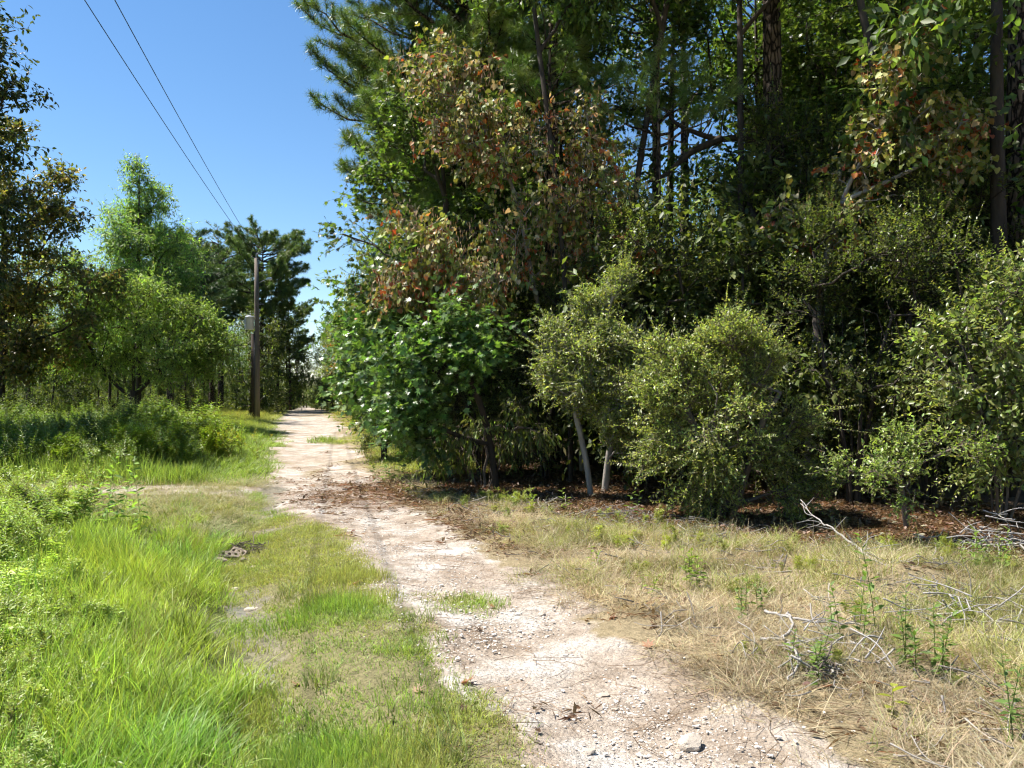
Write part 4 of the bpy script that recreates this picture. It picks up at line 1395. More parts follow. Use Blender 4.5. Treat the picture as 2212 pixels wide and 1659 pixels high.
for y in np.arange(40, 66, 3.2):
    for x in np.arange(-64, -20, 3.2):
        xx, yy = x + gd.uniform(-1, 1), y + gd.uniform(-1, 1)
        if xx > -0.53 * yy or (yy < 58 and xx > -0.58 * yy):
            continue
        pts.append((xx, yy))
        ids.append(int(gd.choice([2, 4, 0], p=[0.45, 0.35, 0.2])))
deep_wood('left_wood', 'shaded wood behind the oak and the feathery trees on the left', pts, ids, gd, 0.7, 0.95)

# ------------------------------------------------------------------ utility pole, its gear and the cables
def ring(r, z, n=14):
    a = np.linspace(0, 2 * np.pi, n, endpoint=False)
    return np.stack([r * np.cos(a), r * np.sin(a), np.full(n, z)], 1)


def lathe(prof, n=14):
    V = np.concatenate([ring(r, z, n) for r, z in prof])
    j = np.arange(n)
    q = []
    for k in range(len(prof) - 1):
        q.append(np.stack([k * n + j, k * n + (j + 1) % n, (k + 1) * n + (j + 1) % n, (k + 1) * n + j], 1))
    return V, [np.concatenate(q), np.arange(n)[::-1][None], ((len(prof) - 1) * n + j)[None]]


def part(name, shapes, mat, parent, loc=(0, 0, 0), smooth=False):
    mb = MB()
    for V, f in shapes:
        mb.add(V, f)
    return link(name, mb.mesh(name, mat, smooth), parent, loc)


def rod(a, b, r, s=6):
    return tube(np.array([a, b], float), [r, r], s)


PB = np.array([-16.17, 50.0, gz(-16.17, 50.0)])
PTOP = at(553, 557, 50.0)
up = empty('utility_pole', PB, 'tall brown wooden utility pole carrying a grey transformer beside the track', 'utility pole')
H = PTOP[2] - PB[2]
V, f = tube(np.array([(0.02, 0, -0.3), (0.0, 0, H * 0.4), (-0.05, 0, H * 0.75), (-0.07, 0, H)]), [0.175, 0.155, 0.14, 0.125], 16)
part('pole', [(V, f)], M['pole'], up, smooth=True)
tz = 1.6 + (854 - 698) / F * 50 - PB[2]
tr = part('transformer', [lathe([(0.24, -0.42), (0.26, -0.40), (0.26, 0.36), (0.275, 0.37), (0.275, 0.41), (0.2, 0.45), (0.05, 0.47)])], M['metal'], up, (-0.48, -0.05, tz), True)
part('bushing', [lathe([(0.035, 0), (0.05, 0.04), (0.035, 0.07), (0.05, 0.11), (0.03, 0.14), (0.02, 0.2)], 10)], M['porcelain'], tr, (0.05, 0, 0.45), True)
part('bushing', [lathe([(0.025, 0), (0.035, 0.04), (0.025, 0.07), (0.02, 0.12)], 10)], M['porcelain'], tr, (-0.15, 0, 0.43), True)
part('cooling_fin', [box((-0.31, -0.03, -0.3), (-0.255, 0.03, 0.3))], M['metal'], tr)
part('cooling_fin', [box((-0.2, -0.245, -0.3), (-0.16, -0.17, 0.3))], M['metal'], tr)
for bz in (0.18, -0.24):
    part('bracket', [box((-0.26, -0.04, bz), (0.0, 0.04, bz + 0.06))], M['galv'], up, (0, 0, tz))
lz = 1.6 + (854 - 607) / F * 50 - PB[2]
arm = part('lamp_arm', [tube(curve([(0.1, 0, lz - 0.12), (0.35, -0.05, lz + 0.02), (0.62, -0.1, lz + 0.1)], 5), 0.025, 8)], M['galv'], up, smooth=True)
part('lamp_head', [tube(np.array([(0.58, -0.1, lz + 0.1), (0.7, -0.11, lz + 0.13), (0.9, -0.12, lz + 0.13), (0.97, -0.12, lz + 0.12)]), [0.05, 0.09, 0.1, 0.03], 10)], M['lamp_glass'], arm, smooth=True)
iz = 1.6 + (854 - 657) / F * 50 - PB[2]
part('insulator', [rod((0.1, 0, iz), (0.42, -0.03, iz), 0.03), lathe([(0.05, iz - 0.06), (0.07, iz - 0.02), (0.05, iz), (0.07, iz + 0.03), (0.04, iz + 0.07)], 10)], M['porcelain'], up)
part('cable_riser', [rod((-0.12, -0.13, 0.1), (-0.16, -0.1, tz - 0.5), 0.03, 8)], M['wire'], up, smooth=True)
part('cap_pin', [rod((-0.07, 0, H), (-0.07, 0, H + 0.28), 0.02), lathe([(0.04, H + 0.2), (0.07, H + 0.25), (0.05, H + 0.3), (0.03, H + 0.34)], 10)], M['porcelain'], up)

# dark leafy-stemmed post close behind the pole
db = gl(-16.78, 51.0)
dp = empty('old_post', db, 'dark shorter post with climbing leaves close beside the utility pole', 'post')
V, f = tube(np.array([(0, 0, -0.3), (0.02, 0, 3.0), (0.0, 0, 5.6)]), [0.16, 0.14, 0.12], 10)
part('post', [(V, f)], M['bark_dark'], dp, smooth=True)
mb = MB()
gi = np.random.default_rng(61)
n = 420
zz = 0.1 + 4.6 * gi.random(n) ** 1.5
p = np.stack([-0.13 + gi.normal(size=n) * 0.07, -0.1 + gi.normal(size=n) * 0.06, zz], 1)
place_leaves(mb, HEART, p, rand_unit(n, gi) + [0, 0, -0.4], rand_unit(n, gi) + [-0.5, -0.6, 0.4], gi.uniform(0.07, 0.14, n), pick_colors(n, [(1, (0.045, 0.06, 0.02)), (1, (0.07, 0.07, 0.025))], gi))
tag(link('climbing_leaves', mb.mesh('climbing_leaves', M['leaf_soft']), dp), kind='stuff')

# the distant pole
fx, fy = -36.6, 134.0
fb = np.array([fx, fy, gz(fx, fy)])
fh = 1.6 + (854 - 770) / F * fy - fb[2]
fp = empty('utility_pole', fb, 'small distant utility pole at the end of the track', 'utility pole')
part('pole', [tube(np.array([(0, 0, -0.3), (0, 0, fh)]), [0.19, 0.15], 10)], M['pole'], fp, smooth=True)
part('transformer', [lathe([(0.3, -0.5), (0.32, 0.4), (0.2, 0.5)])], M['metal'], fp, (0.35, -0.25, 1.6 + (854 - 822) / F * fy - fb[2]), True)
part('crossarm', [box((-0.9, -0.12, fh - 0.5), (0.9, -0.02, fh - 0.36))], M['pole'], fp)


def wire(a, b, sag, label, r=0.011, n=40):
    t = np.linspace(0, 1, n)[:, None]
    P = np.asarray(a) + (np.asarray(b) - np.asarray(a)) * t + np.array([0, 0, -1]) * sag * 4 * t * (1 - t)
    mb = MB()
    V, f = tube(P, r, 6)
    mb.add(V, f)
    return tag(link('overhead_wire', mb.mesh('overhead_wire', M['wire'])), label, 'wire')


top = PB + np.array([-0.07, 0, H + 0.3])
# both run from the pole over the meadow towards a pole behind the viewer
wa = at(180, 0, 16.0)
wb = at(245, 0, 16.0)
for w0, e0, lab in ((wa, top + [-0.12, 0, -0.05], 'left one of two thin overhead wires crossing the blue sky'), (wb, top + [0.12, 0, -0.02], 'right one of two thin overhead wires crossing the blue sky')):
    dirv = (w0 - e0) / (e0[1] - w0[1])
    end = e0 + dirv * (e0[1] + 28)
    end[2] = e0[2] - 0.15
    tfrac = (e0[1] - w0[1]) / (e0[1] - end[1])
    line = e0[2] + (end[2] - e0[2]) * tfrac
    sag = (line - w0[2]) / (4 * tfrac * (1 - tfrac))
    wire(e0, end, sag, lab)
wire(PB + np.array([-0.7, 0, tz - 0.1]), np.array([-44.0, 56.0, 5.6]), 0.5, 'service wire running left from the transformer', 0.014)
wire(top, fb + np.array([0, 0, fh]), 2.2, 'wire running from the near pole to the distant pole', 0.012)
wire(fb + np.array([0, 0, fh - 1.8]), fb + np.array([-26, 3, fh - 2.0]), 0.4, 'upper cross wire running left from the distant pole', 0.03)
wire(fb + np.array([0, 0, 4.2]), fb + np.array([-24, 3, 4.3]), 0.25, 'lower cross wire running left from the distant pole', 0.03)

# ------------------------------------------------------------------ grasses, weeds, litter, gravel
LUSH_B, LUSH_T = (0.15, 0.20, 0.045), (0.36, 0.42, 0.13)
lush = protos([tuft(400 + k, M['grass'], n=90, rad=0.2, hmin=0.10, hmax=0.34, w=0.0072, lean=0.5, base=LUSH_B, tipc=LUSH_T) for k in range(6)])


def tints(n, g, a, b, jit=0.1):
    t = g.random((n, 1))
    return (np.array(a) + (np.array(b) - np.array(a)) * t) * (1 + jit * g.normal(size=(n, 1)))


def lush_fn(x, y):
    d = ditch_x(y) - x + (fbm(x * 2, y * 2, 61) - 0.5) * 0.5
    return sstep(0.18, 0.45, d) * (1 - 0.5 * sstep(0.2 * y, 0.36 * y, d)) * (1 - 0.85 * mask_mud(x, y)) * (1 - 0.9 * sstep(9.0, 10.6, y + (fbm(x, y, 63) - 0.5) * 1.5))


pts, g = sample(5200, (1.8, 12.4), fan(0.78, 1.2), 1.0, lush_fn, 501)
n = len(pts)
k = sstep(0.3, 0.7, fbm(pts[:, 0] * 1.4, pts[:, 1] * 1.4, 65))[:, None]
ti = (np.array([0.72, 0.98, 0.75]) * (1 - k) + np.array([1.1, 1.1, 0.75]) * k) * (1 + 0.22 * g.normal(size=(n, 1)))
hs = (0.65 + 0.75 * sstep(0.2, 1.8, ditch_x(pts[:, 1]) - pts[:, 0]) * g.uniform(0.4, 1.2, n) + 0.1 * g.normal(size=n)) * (1 - 0.5 * sstep(7.5, 10.5, pts[:, 1]))
scatter('lush_grass', pts, rots(n, g, 0.16), np.stack([np.ones(n), np.ones(n), np.clip(hs, 0.35, 2)], 1), ti, lush, 6, 'lush bright green grass covering the left foreground', 'grass', 1)

turf = protos([tuft(420 + k, M['grass'], n=70, rad=0.17, hmin=0.015, hmax=0.06, w=0.0052, lean=0.9, base=(0.22, 0.22, 0.08), tipc=(0.42, 0.42, 0.17), segs=2) for k in range(6)])


def turf_fn(x, y):
    inside = sstep(-0.35, -0.1, x - ditch_x(y) - 0.05) * sstep(0.1, -0.12, x - road_l(y) + (fbm(x * 1.1, y * 1.1, 21) - 0.5) * 0.7)
    patch = 0.12 + 0.88 * sstep(0.36, 0.56, fbm(x * 1.7, y * 1.7, 67))
    isl = np.exp(-(((x + 0.35) / 0.22) ** 2 + ((y - 6.3) / 0.22) ** 2))
    return np.clip(np.maximum(inside * patch, 0.8 * isl) * (y < 13.6) * (1 - 0.55 * mask_mud(x, y)), 0, 1)


pts, g = sample(11000, (1.8, 13.8), lambda y: (ditch_x(y) - 0.5, road_l(y) + 0.7), 1.0, turf_fn, 502)
n = len(pts)
k = sstep(0.35, 0.65, fbm(pts[:, 0] * 1.2 + 7, pts[:, 1] * 1.2, 69))[:, None]
ti = (np.array([0.72, 1.0, 0.6]) * k + np.array([0.98, 1.0, 0.85]) * (1 - k)) * (1 + 0.15 * g.normal(size=(n, 1)))
hs = 0.8 + 1.6 * sstep(0.5, 0.72, fbm(pts[:, 0] * 2.1, pts[:, 1] * 2.1, 70)) + 0.15 * g.normal(size=n)
scatter('short_turf', pts, rots(n, g, 0.12), np.stack([np.ones(n), np.ones(n), np.clip(hs, 0.4, 3)], 1), ti, turf, 6, 'short patchy yellow-green grass between the ditch and the track', 'grass', 2)

dry = protos([tuft(440 + k, M['straw'], n=56, rad=0.16, hmin=0.04, hmax=0.2, w=0.0046, lean=1.3, base=(0.30, 0.245, 0.15), tipc=(0.52, 0.455, 0.30), segs=2, flat=0.15) for k in range(4)]
             + [tuft(450 + k, M['straw'], n=50, rad=0.16, hmin=0.08, hmax=0.3, w=0.0046, lean=0.9, base=(0.26, 0.24, 0.09), tipc=(0.48, 0.43, 0.2), segs=3) for k in range(3)])


def dry_fn(x, y):
    r = x - road_r(y) + (fbm(x * 1.1, y * 1.1, 21) - 0.5) * 0.9 + (fbm(x * 4.5, y * 4.5, 22) - 0.5) * 0.4
    into = x - forest_x(y) + 0.75 + (fbm(x * 1.5, y * 1.5, 71) - 0.5) * 1.6
    patch = 0.14 + 0.86 * sstep(0.38, 0.54, fbm(x * 1.6, y * 1.6, 73))
    mound = 1 - 0.9 * np.exp(-(((x - 3.25) / 0.42) ** 2 + ((y - 6.65) / 0.3) ** 2))
    return sstep(-0.15, 0.5, r) * sstep(0.5, -0.5, into) * patch * mound


pts, g = sample(13000, (1.8, 17.5), lambda y: (road_r(y) - 0.6, np.minimum(forest_x(y) + 0.8, 0.78 * y + 1.5)), 0.9, dry_fn, 503)
n = len(pts)
gr = sstep(0.42, 0.62, fbm(pts[:, 0] * 0.9, pts[:, 1] * 0.9, 75) + 0.12 * sstep(0.4, 1.8, pts[:, 0] - road_r(pts[:, 1])) - 0.05)
idx = np.where(g.random(n) < gr * 0.35, g.integers(4, 7, n), g.integers(0, 4, n))
pk = fbm(pts[:, 0] * 1.8 + 4, pts[:, 1] * 1.8, 76)[:, None]
ti = tints(n, g, (0.8, 0.77, 0.72), (1.14, 1.12, 1.08), 0.14) * (0.82 + 0.36 * sstep(0.3, 0.7, pk)) * np.where((idx > 3)[:, None], np.array([0.86, 1.02, 0.72]), np.array([1.0, 0.99, 1.0]))
hs = (0.45 + 0.5 * sstep(0.1, 1.4, pts[:, 0] - road_r(pts[:, 1])) * g.uniform(0.2, 1.4, n)) * np.where(g.random(n) < 0.08, 1.8, 0.95)
scatter('dry_grass', pts, rots(n, g, 0.2), np.stack([np.ones(n), np.ones(n), hs], 1), ti, dry, 7, 'pale dry grass on the verge between the track and the wood', 'grass', 3, idx=idx)

mead = protos([tuft(460 + k, M['grass'], n=110, rad=0.5, hmin=0.15, hmax=0.5, w=0.014, lean=0.45, base=(0.14, 0.17, 0.04), tipc=(0.32, 0.34, 0.11), segs=2) for k in range(5)])


def mead_fn(x, y):
    l = sstep(0.1, 0.9, road_l(y) - x + (fbm(x * 0.8, y * 0.8, 77) - 0.5) * 1.0)
    r = sstep(0.2, 0.9, x - road_r(y) + (fbm(x * 0.8, y * 0.8, 79) - 0.5)) * (x < forest_x(y) + 0.8) * (y > 16)
    bulge = 0.7 * np.exp(-(((x + 5.9) / 0.7) ** 2 + ((y - 28.5) / 2.4) ** 2))
    return np.clip(np.maximum.reduce([l, r, bulge]), 0, 1) * (1 - 0.9 * mask_side(x, y))


pts, g = sample(14000, (14.2, 90), fan(0.72, 2), 1.0, mead_fn, 504)
n = len(pts)
rt = pts[:, 0] > road_r(pts[:, 1]) - 0.8
tan = np.clip(sstep(26, 55, pts[:, 1]) * 0.8 + 0.5 * rt + 0.3 * (fbm(pts[:, 0] * 0.4, pts[:, 1] * 0.4, 81) - 0.5), 0, 1)[:, None]
ti = (np.array([0.88, 1.05, 0.85]) * (1 - tan) + np.array([1.35, 1.15, 1.15]) * tan) * (1 + 0.12 * g.normal(size=(n, 1)))
edge = np.minimum(np.abs(pts[:, 0] - road_l(pts[:, 1])), np.abs(pts[:, 0] - road_r(pts[:, 1])))
hs = (0.3 + 0.85 * sstep(0.2, 2.5, edge)) * g.uniform(0.7, 1.25, n) * np.where(rt, 0.75, 1)
scatter('meadow_grass', pts, rots(n, g, 0.1), np.stack([np.ones(n), np.ones(n), hs], 1), ti, mead, 5, 'rough meadow grass on both sides of the far track', 'grass', 4)

# pale dry grass along the side path on the left
pts, g = sample(4600, (8.6, 15.2), lambda y: (-0.78 * y - 1, np.where(y < 12, ditch_x(y) + 0.1, road_l(y) + 0.1)), 0.0, lambda x, y: np.clip(0.55 * sstep(8.6, 9.8, y) + 0.5 * np.exp(-((y - 13.4) / 1.0) ** 2), 0, 1) * (1 - 0.75 * mask_side(x, y)) * (1 - 0.5 * mask_mud(x, y)) * (0.3 + 0.7 * sstep(0.3, 0.5, fbm(x, y, 83))), 505)
n = len(pts)
scatter('path_grass', pts, rots(n, g, 0.2), np.stack([np.full(n, 1.15), np.full(n, 1.15), g.uniform(0.25, 0.75, n)], 1), tints(n, g, (0.62, 0.8, 0.5), (1.0, 1.0, 0.85)), dry, 7, 'tan dry grass along the side path at the left', 'grass', 5)

# leafy weeds in the left foreground
WG = (0.23, 0.30, 0.09)
weeds = protos([weed(600, 0.62, 34, 0.105, OVAL, M['wleaf'], WG, 3, 0.35, 0.9, wid=0.6, stems=4, spread=0.15), weed(601, 0.75, 40, 0.11, OVAL, M['wleaf'], WG, 4, 0.4, 0.85, wid=0.55, stems=4, spread=0.15), weed(602, 0.5, 30, 0.1, OVAL, M['wleaf'], WG, 2, 0.3, 1.0, wid=0.6, stems=4, spread=0.15),
                weed(603, 0.85, 54, 0.075, NARROW, M['wleaf'], WG, 5, 0.2, 0.8, wid=1.2, stems=4, spread=0.15), weed(604, 0.7, 46, 0.085, NARROW, M['wleaf'], WG, 5, 0.25, 0.9, wid=1.3, stems=4, spread=0.15)])


def weed_fn(x, y):
    d = ditch_x(y) - x
    return sstep(0.17 * y, 0.36 * y, d + (fbm(x * 0.9, y * 0.9, 85) - 0.5) * (0.6 + 0.2 * y)) * (1 - sstep(10.2, 11.2, y + (fbm(x * 0.8, y * 0.8, 87) - 0.5) * 2)) * (0.35 + 0.65 * sstep(0.35, 0.55, fbm(x * 1.2, y * 1.2, 89)))


pts, g = sample(3000, (2.0, 11.6), lambda y: (-0.78 * y - 1.4, ditch_x(y) - 0.4), 0.75, weed_fn, 506)
n = len(pts)
k = fbm(pts[:, 0] * 0.8, pts[:, 1] * 0.8, 91)[:, None]
ti = (np.array([0.9, 1.0, 0.9]) * (1 - k) + np.array([1.3, 1.15, 0.75]) * k) * (1 + 0.18 * g.normal(size=(n, 1)))
hs = (0.55 + 0.2 * sstep(4, 9, pts[:, 1])) * (0.75 + 0.35 * sstep(0.8, 3.0, ditch_x(pts[:, 1]) - pts[:, 0])) * g.uniform(0.55, 1.25, n)
scatter('foreground_weeds', pts, rots(n, g, 0.14), hs, ti, weeds, 5, 'leafy green weeds thick in the left foreground', 'weeds', 6)

# scattered dry stalks in the lush grass, small weeds and twigs on the verge
pts, g = sample(2600, (2.0, 10), fan(0.78, 1.2), 1.0, lambda x, y: 0.15 * lush_fn(x, y), 511)
n = len(pts)
scatter('dry_stalks', pts, rots(n, g, 0.2), np.stack([np.full(n, 0.7), np.full(n, 0.7), g.uniform(1.0, 2.0, n)], 1), tints(n, g, (0.7, 0.75, 0.5), (1.1, 1.1, 0.85)), dry, 7, 'dead straw stalks standing among the lush green grass', 'grass', 11)
pts, g = sample(420, (3.0, 12), lambda y: (road_r(y) + 0.3, np.minimum(forest_x(y) - 0.2, 0.78 * y + 1.5)), 0.4, lambda x, y: 0.1 + 0.5 * sstep(0.5, 0.68, fbm(x * 1.1 + 9, y * 1.1, 101)) * sstep(0.2, 1.5, x - road_r(y)), 512)
n = len(pts)
scatter('verge_weeds', pts, rots(n, g, 0.15), g.uniform(0.16, 0.4, n), tints(n, g, (0.75, 0.75, 0.5), (1.25, 1.05, 0.6)), weeds, 5, 'small green weeds dotted through the dry verge grass', 'weeds', 12)
tw_p = []
for k in range(6):
    g = np.random.default_rng(670 + k)
    mb = MB()
    for q in range(4):
        a = g.uniform(0, 6.28)
        l = g.uniform(0.06, 0.26)
        p0 = np.array([g.normal() * 0.1, g.normal() * 0.1, g.uniform(0.01, 0.07)])
        dv = np.array([math.cos(a), math.sin(a), g.normal() * 0.25])
        V, f = tube(curve([p0 - dv * l / 2, p0 + g.normal(size=3) * 0.02, p0 + dv * l / 2], 4), np.linspace(0.0045, 0.002, 9) * g.uniform(0.6, 1.3), 4)
        mb.add(V, f, np.array([0.34, 0.31, 0.28]) * g.uniform(0.5, 1.3))
    tw_p.append(mb.mesh('twigs', M['straw']))
pts, g = sample(1500, (3.0, 13), lambda y: (road_r(y) + 0.2, np.minimum(forest_x(y) + 0.5, 0.78 * y + 1.5)), 0.5, lambda x, y: np.clip(0.12 + 0.8 * sstep(1.0, 2.6, x - road_r(y)) * sstep(0.4, 0.6, fbm(x * 0.9 + 3, y * 0.9, 103)), 0, 1), 513)
n = len(pts)
scatter('twig_debris', pts, rots(n, g, 0.15), g.uniform(0.7, 1.5, n), tints(n, g, (0.7, 0.7, 0.7), (1.2, 1.2, 1.2)), protos(tw_p), 6, 'grey broken twigs scattered through the dry verge grass', 'twigs', 13)

# the tall thicket in the shade of the oaks
TG = (0.16, 0.215, 0.04)
tall = protos([weed(620, 1.25, 60, 0.12, OVAL, M['wleaf'], TG, 5, 0.3, 0.95, 0.008, 0.7, stems=4, spread=0.28), weed(621, 1.45, 70, 0.11, NARROW, M['wleaf'], TG, 6, 0.2, 0.9, 0.008, 1.4, stems=4, spread=0.28), weed(622, 1.0, 50, 0.13, OVAL, M['wleaf'], TG, 5, 0.35, 1.0, 0.008, 0.8, stems=4, spread=0.28)])


def tall_fn(x, y):
    edge = np.interp(y, [14.4, 16, 19, 22, 25], [-7.3, -6.1, -6.6, -8.2, -10.5])
    front = 14.5 + 0.3 * np.sin(x * 1.3)
    return sstep(0.0, 0.7, edge - x + (fbm(x, y, 93) - 0.5) * 1.2) * sstep(front - 0.2, front + 0.4, y) * sstep(26, 23, y + (fbm(x * 0.7, y * 0.7, 95) - 0.5) * 3)


pts, g = sample(2800, (14.2, 27), lambda y: (-0.78 * y - 2, -5.0 + 0 * y), 0.2, tall_fn, 507)
n = len(pts)
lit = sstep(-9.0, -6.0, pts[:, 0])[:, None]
ti = (np.array([0.95, 1.0, 0.75]) * (1 - lit) + np.array([1.35, 1.35, 0.8]) * lit) * (1 + 0.15 * g.normal(size=(n, 1)))  # sunlit right end and shaded left end put into the leaf tint
hs = g.uniform(0.42, 1.0, n) * (0.7 + 0.3 * sstep(15, 17.5, pts[:, 1])) * (0.45 + 1.2 * fbm(pts[:, 0] * 0.7, pts[:, 1] * 0.7, 96))
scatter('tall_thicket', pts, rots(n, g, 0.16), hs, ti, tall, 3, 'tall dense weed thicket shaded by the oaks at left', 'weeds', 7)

# leaf litter and pine straw
lit_p = []
for k in range(4):
    g = np.random.default_rng(640 + k)
    mb = MB()
    m = 7
    p = np.stack([g.normal(size=m) * 0.07, g.normal(size=m) * 0.07, g.uniform(0.002, 0.02, m)], 1)
    place_leaves(mb, OVAL, p, rand_unit(m, g) * [1, 1, 0.25], rand_unit(m, g) * 0.5 + [0, 0, 1], g.uniform(0.03, 0.065, m), pick_colors(m, [(2, (0.23, 0.145, 0.09)), (2, (0.37, 0.27, 0.18)), (1, (0.15, 0.09, 0.055))], g))
    m = 14
    p = np.stack([g.normal(size=m) * 0.09, g.normal(size=m) * 0.09, g.uniform(0.002, 0.015, m)], 1)
    place_leaves(mb, NARROW, p, rand_unit(m, g) * [1, 1, 0.12], np.tile([0, 0, 1.0], (m, 1)), g.uniform(0.06, 0.14, m), pick_colors(m, [(2, (0.28, 0.18, 0.11)), (1, (0.2, 0.12, 0.07))], g), 0, 0.14)
    lit_p.append(mb.mesh('litter', M['straw']))
litc = protos(lit_p)
pts, g = sample(26000, (3.0, 24), lambda y: (road_l(y) + 0.2, np.minimum(0.78 * y + 1.5, forest_x(y) + 6)), 0.6,
                lambda x, y: np.clip(mask_litter(x, y) * 0.8 + 0.02, 0, 1) * (1 - 0.95 * mask_bare(x, y) * (1 - 0.2 * np.exp(-((y - 13) / 2.4) ** 2))), 508)
n = len(pts)
scatter('leaf_litter', pts, rots(n, g, 0.08), g.uniform(0.7, 1.4, n), tints(n, g, (0.5, 0.48, 0.46), (1.0, 0.95, 0.88)), litc, 4, 'rusty leaf litter and pine straw along the wood edge', 'litter', 8)


def rock_mesh(seed, mat, sub=2, flat=0.6, rough=0.28):
    import bmesh
    g = np.random.default_rng(seed)
    bm = bmesh.new()
    bmesh.ops.create_icosphere(bm, subdivisions=sub, radius=1.0)
    planes = [(unit(g.normal(size=3)), g.uniform(0.6, 0.92)) for _ in range(12)]
    for v in bm.verts:
        c = np.array(v.co)
        for nrm, d in planes:
            k = c @ nrm - d
            if k > 0:
                c = c - nrm * k * 0.9
        c = c * (1 + rough * 0.3 * g.normal()) * np.array([1, 0.85, flat])
        v.co = c
    me = bpy.data.meshes.new('rock')
    bm.to_mesh(me)
    bm.free()
    me.materials.append(mat)
    return me




def handful(seed):
    g = np.random.default_rng(seed)
    mb = MB()
    for q in range(9):
        me = rock_mesh(seed * 10 + q, M['pebble'], 1, 0.55)
        V = np.array([v.co[:] for v in me.vertices])
        f = np.array([p.vertices[:] for p in me.polygons])
        a = g.uniform(0, 6.28)
        V = V @ np.array([[math.cos(a), math.sin(a), 0], [-math.sin(a), math.cos(a), 0], [0, 0, 1]])
        s = float(np.clip(0.0035 * math.exp(g.normal() * 0.65), 0.0018, 0.012))
        mb.add(V * s + [g.normal() * 0.07, g.normal() * 0.07, 0.3 * s], f)
    return mb.mesh('pebbles', M['pebble'], False)


peb = protos([handful(700 + k) for k in range(8)])


def peb_fn(x, y):
    b = mask_bare(x, y) * (1 - 0.6 * mask_litter(x, y))
    c = 0.12 + 0.88 * sstep(0.45, 0.66, fbm(x * 1.5, y * 1.5, 97))
    return np.clip(b * c, 0, 1)


pts, g = sample(7000, (2.6, 17), lambda y: (road_l(y) - 0.4, road_r(y) + 0.5), 0.75, peb_fn, 509)
n = len(pts)
scatter('track_gravel', pts, rots(n, g, 0.04), g.uniform(0.6, 1.5, n), np.ones((n, 3)), peb, 8, 'pale loose gravel strewn over the bare track', 'gravel', 9)

# fine roots and straw lying on the track
rt_p = []
for k in range(4):
    g = np.random.default_rng(660 + k)
    mb = MB()
    for q in range(3):
        p = np.cumsum(np.vstack([g.normal(size=3) * [0.08, 0.08, 0], g.normal(size=(4, 3)) * [0.03, 0.03, 0] + np.array([math.cos(q * 2.0), math.sin(q * 2.0), 0]) * 0.06]), 0)
        p[:, 2] = 0.004 + 0.006 * g.random(5)
        V, f = tube(p, 0.0013, 3)
        mb.add(V, f, np.array([0.2, 0.13, 0.08]) * g.uniform(0.7, 1.6))
    rt_p.append(mb.mesh('straw_bits', M['straw']))
pts, g = sample(380, (2.8, 12), lambda y: (road_l(y) - 0.2, road_r(y) + 0.6), 0.6, lambda x, y: 0.25 + 0.75 * sstep(0.45, 0.6, fbm(x * 2, y * 2, 99)), 510)
n = len(pts)
scatter('track_straw', pts, rots(n, g, 0.03), g.uniform(0.6, 1.4, n), tints(n, g, (0.8, 0.8, 0.8), (1.5, 1.5, 1.4)), protos(rt_p), 4, 'thin brown rootlets and needles lying on the track', 'litter', 10)

# ------------------------------------------------------------------ stones, bricks, sticks, seedlings, fallen leaves
def stone(px, py, r, label, seed, mat='rock', flat=0.55, rz=0.0, sx=1.0, group=None, sink=0.25, cat='rock', name='rock'):
    p = gpt(px, py)
    o = link(name, rock_mesh(seed, M[mat], 3, flat, 0.12), None, p + [0, 0, r * flat * (1 - 2 * sink)])
    o.scale = (r * sx, r, r)
    o.rotation_euler = (0.1, -0.08, rz)
    return tag(o, label, cat, group)


stone(1490, 1610, 0.066, 'pale angular rock at the right edge of the track, largest on the track', 823, flat=0.62, rz=0.4, sink=0.24)
stone(1462, 1632, 0.022, 'small pale stone just left of the largest rock on the track', 802)
stone(1268, 1622, 0.034, 'flat half-buried stone near the middle bottom of the track', 803, flat=0.35, sx=1.3)
stone(1300, 1500, 0.03, 'low pale stone in the middle of the track', 804, flat=0.4, sx=1.4)
stone(1172, 1328, 0.03, 'whitish stone on the gravel patch halfway up the track', 805)
stone(1112, 1566, 0.018, 'small dark pebble at the left edge of the track', 806, mat='brick')
stone(1328, 1530, 0.016, 'small grey pebble right of the middle stone on the track', 807)
stone(1180, 1360, 0.02, 'small white stone below the gravel patch', 808)
stone(1520, 1560, 0.017, 'small grey stone above the largest rock', 809)
stone(508, 1274, 0.042, 'pale flat stone lying in the muddy ditch', 811, flat=0.45, sx=1.3, rz=0.2)
stone(543, 1316, 0.05, 'knobbly whitish stone below the flat one in the ditch', 812, flat=0.4, sx=1.6, rz=-0.3)
stone(562, 1272, 0.016, 'tiny dark stone beside the flat stone in the ditch', 813, mat='brick')
stone(476, 1214, 0.075, 'broken pale slab at the left end of the brick rubble', 814, flat=0.5, mat='brick', sx=1.3)
stone(528, 1212, 0.06, 'grey lump right of the holed brick in the ditch', 815, flat=0.5, mat='brick')
stone(506, 1224, 0.045, 'small rubble piece in front of the holed brick', 816, flat=0.6, mat='brick')
stone(548, 1226, 0.05, 'pale chip at the right end of the brick rubble', 817, flat=0.3, sx=1.5)


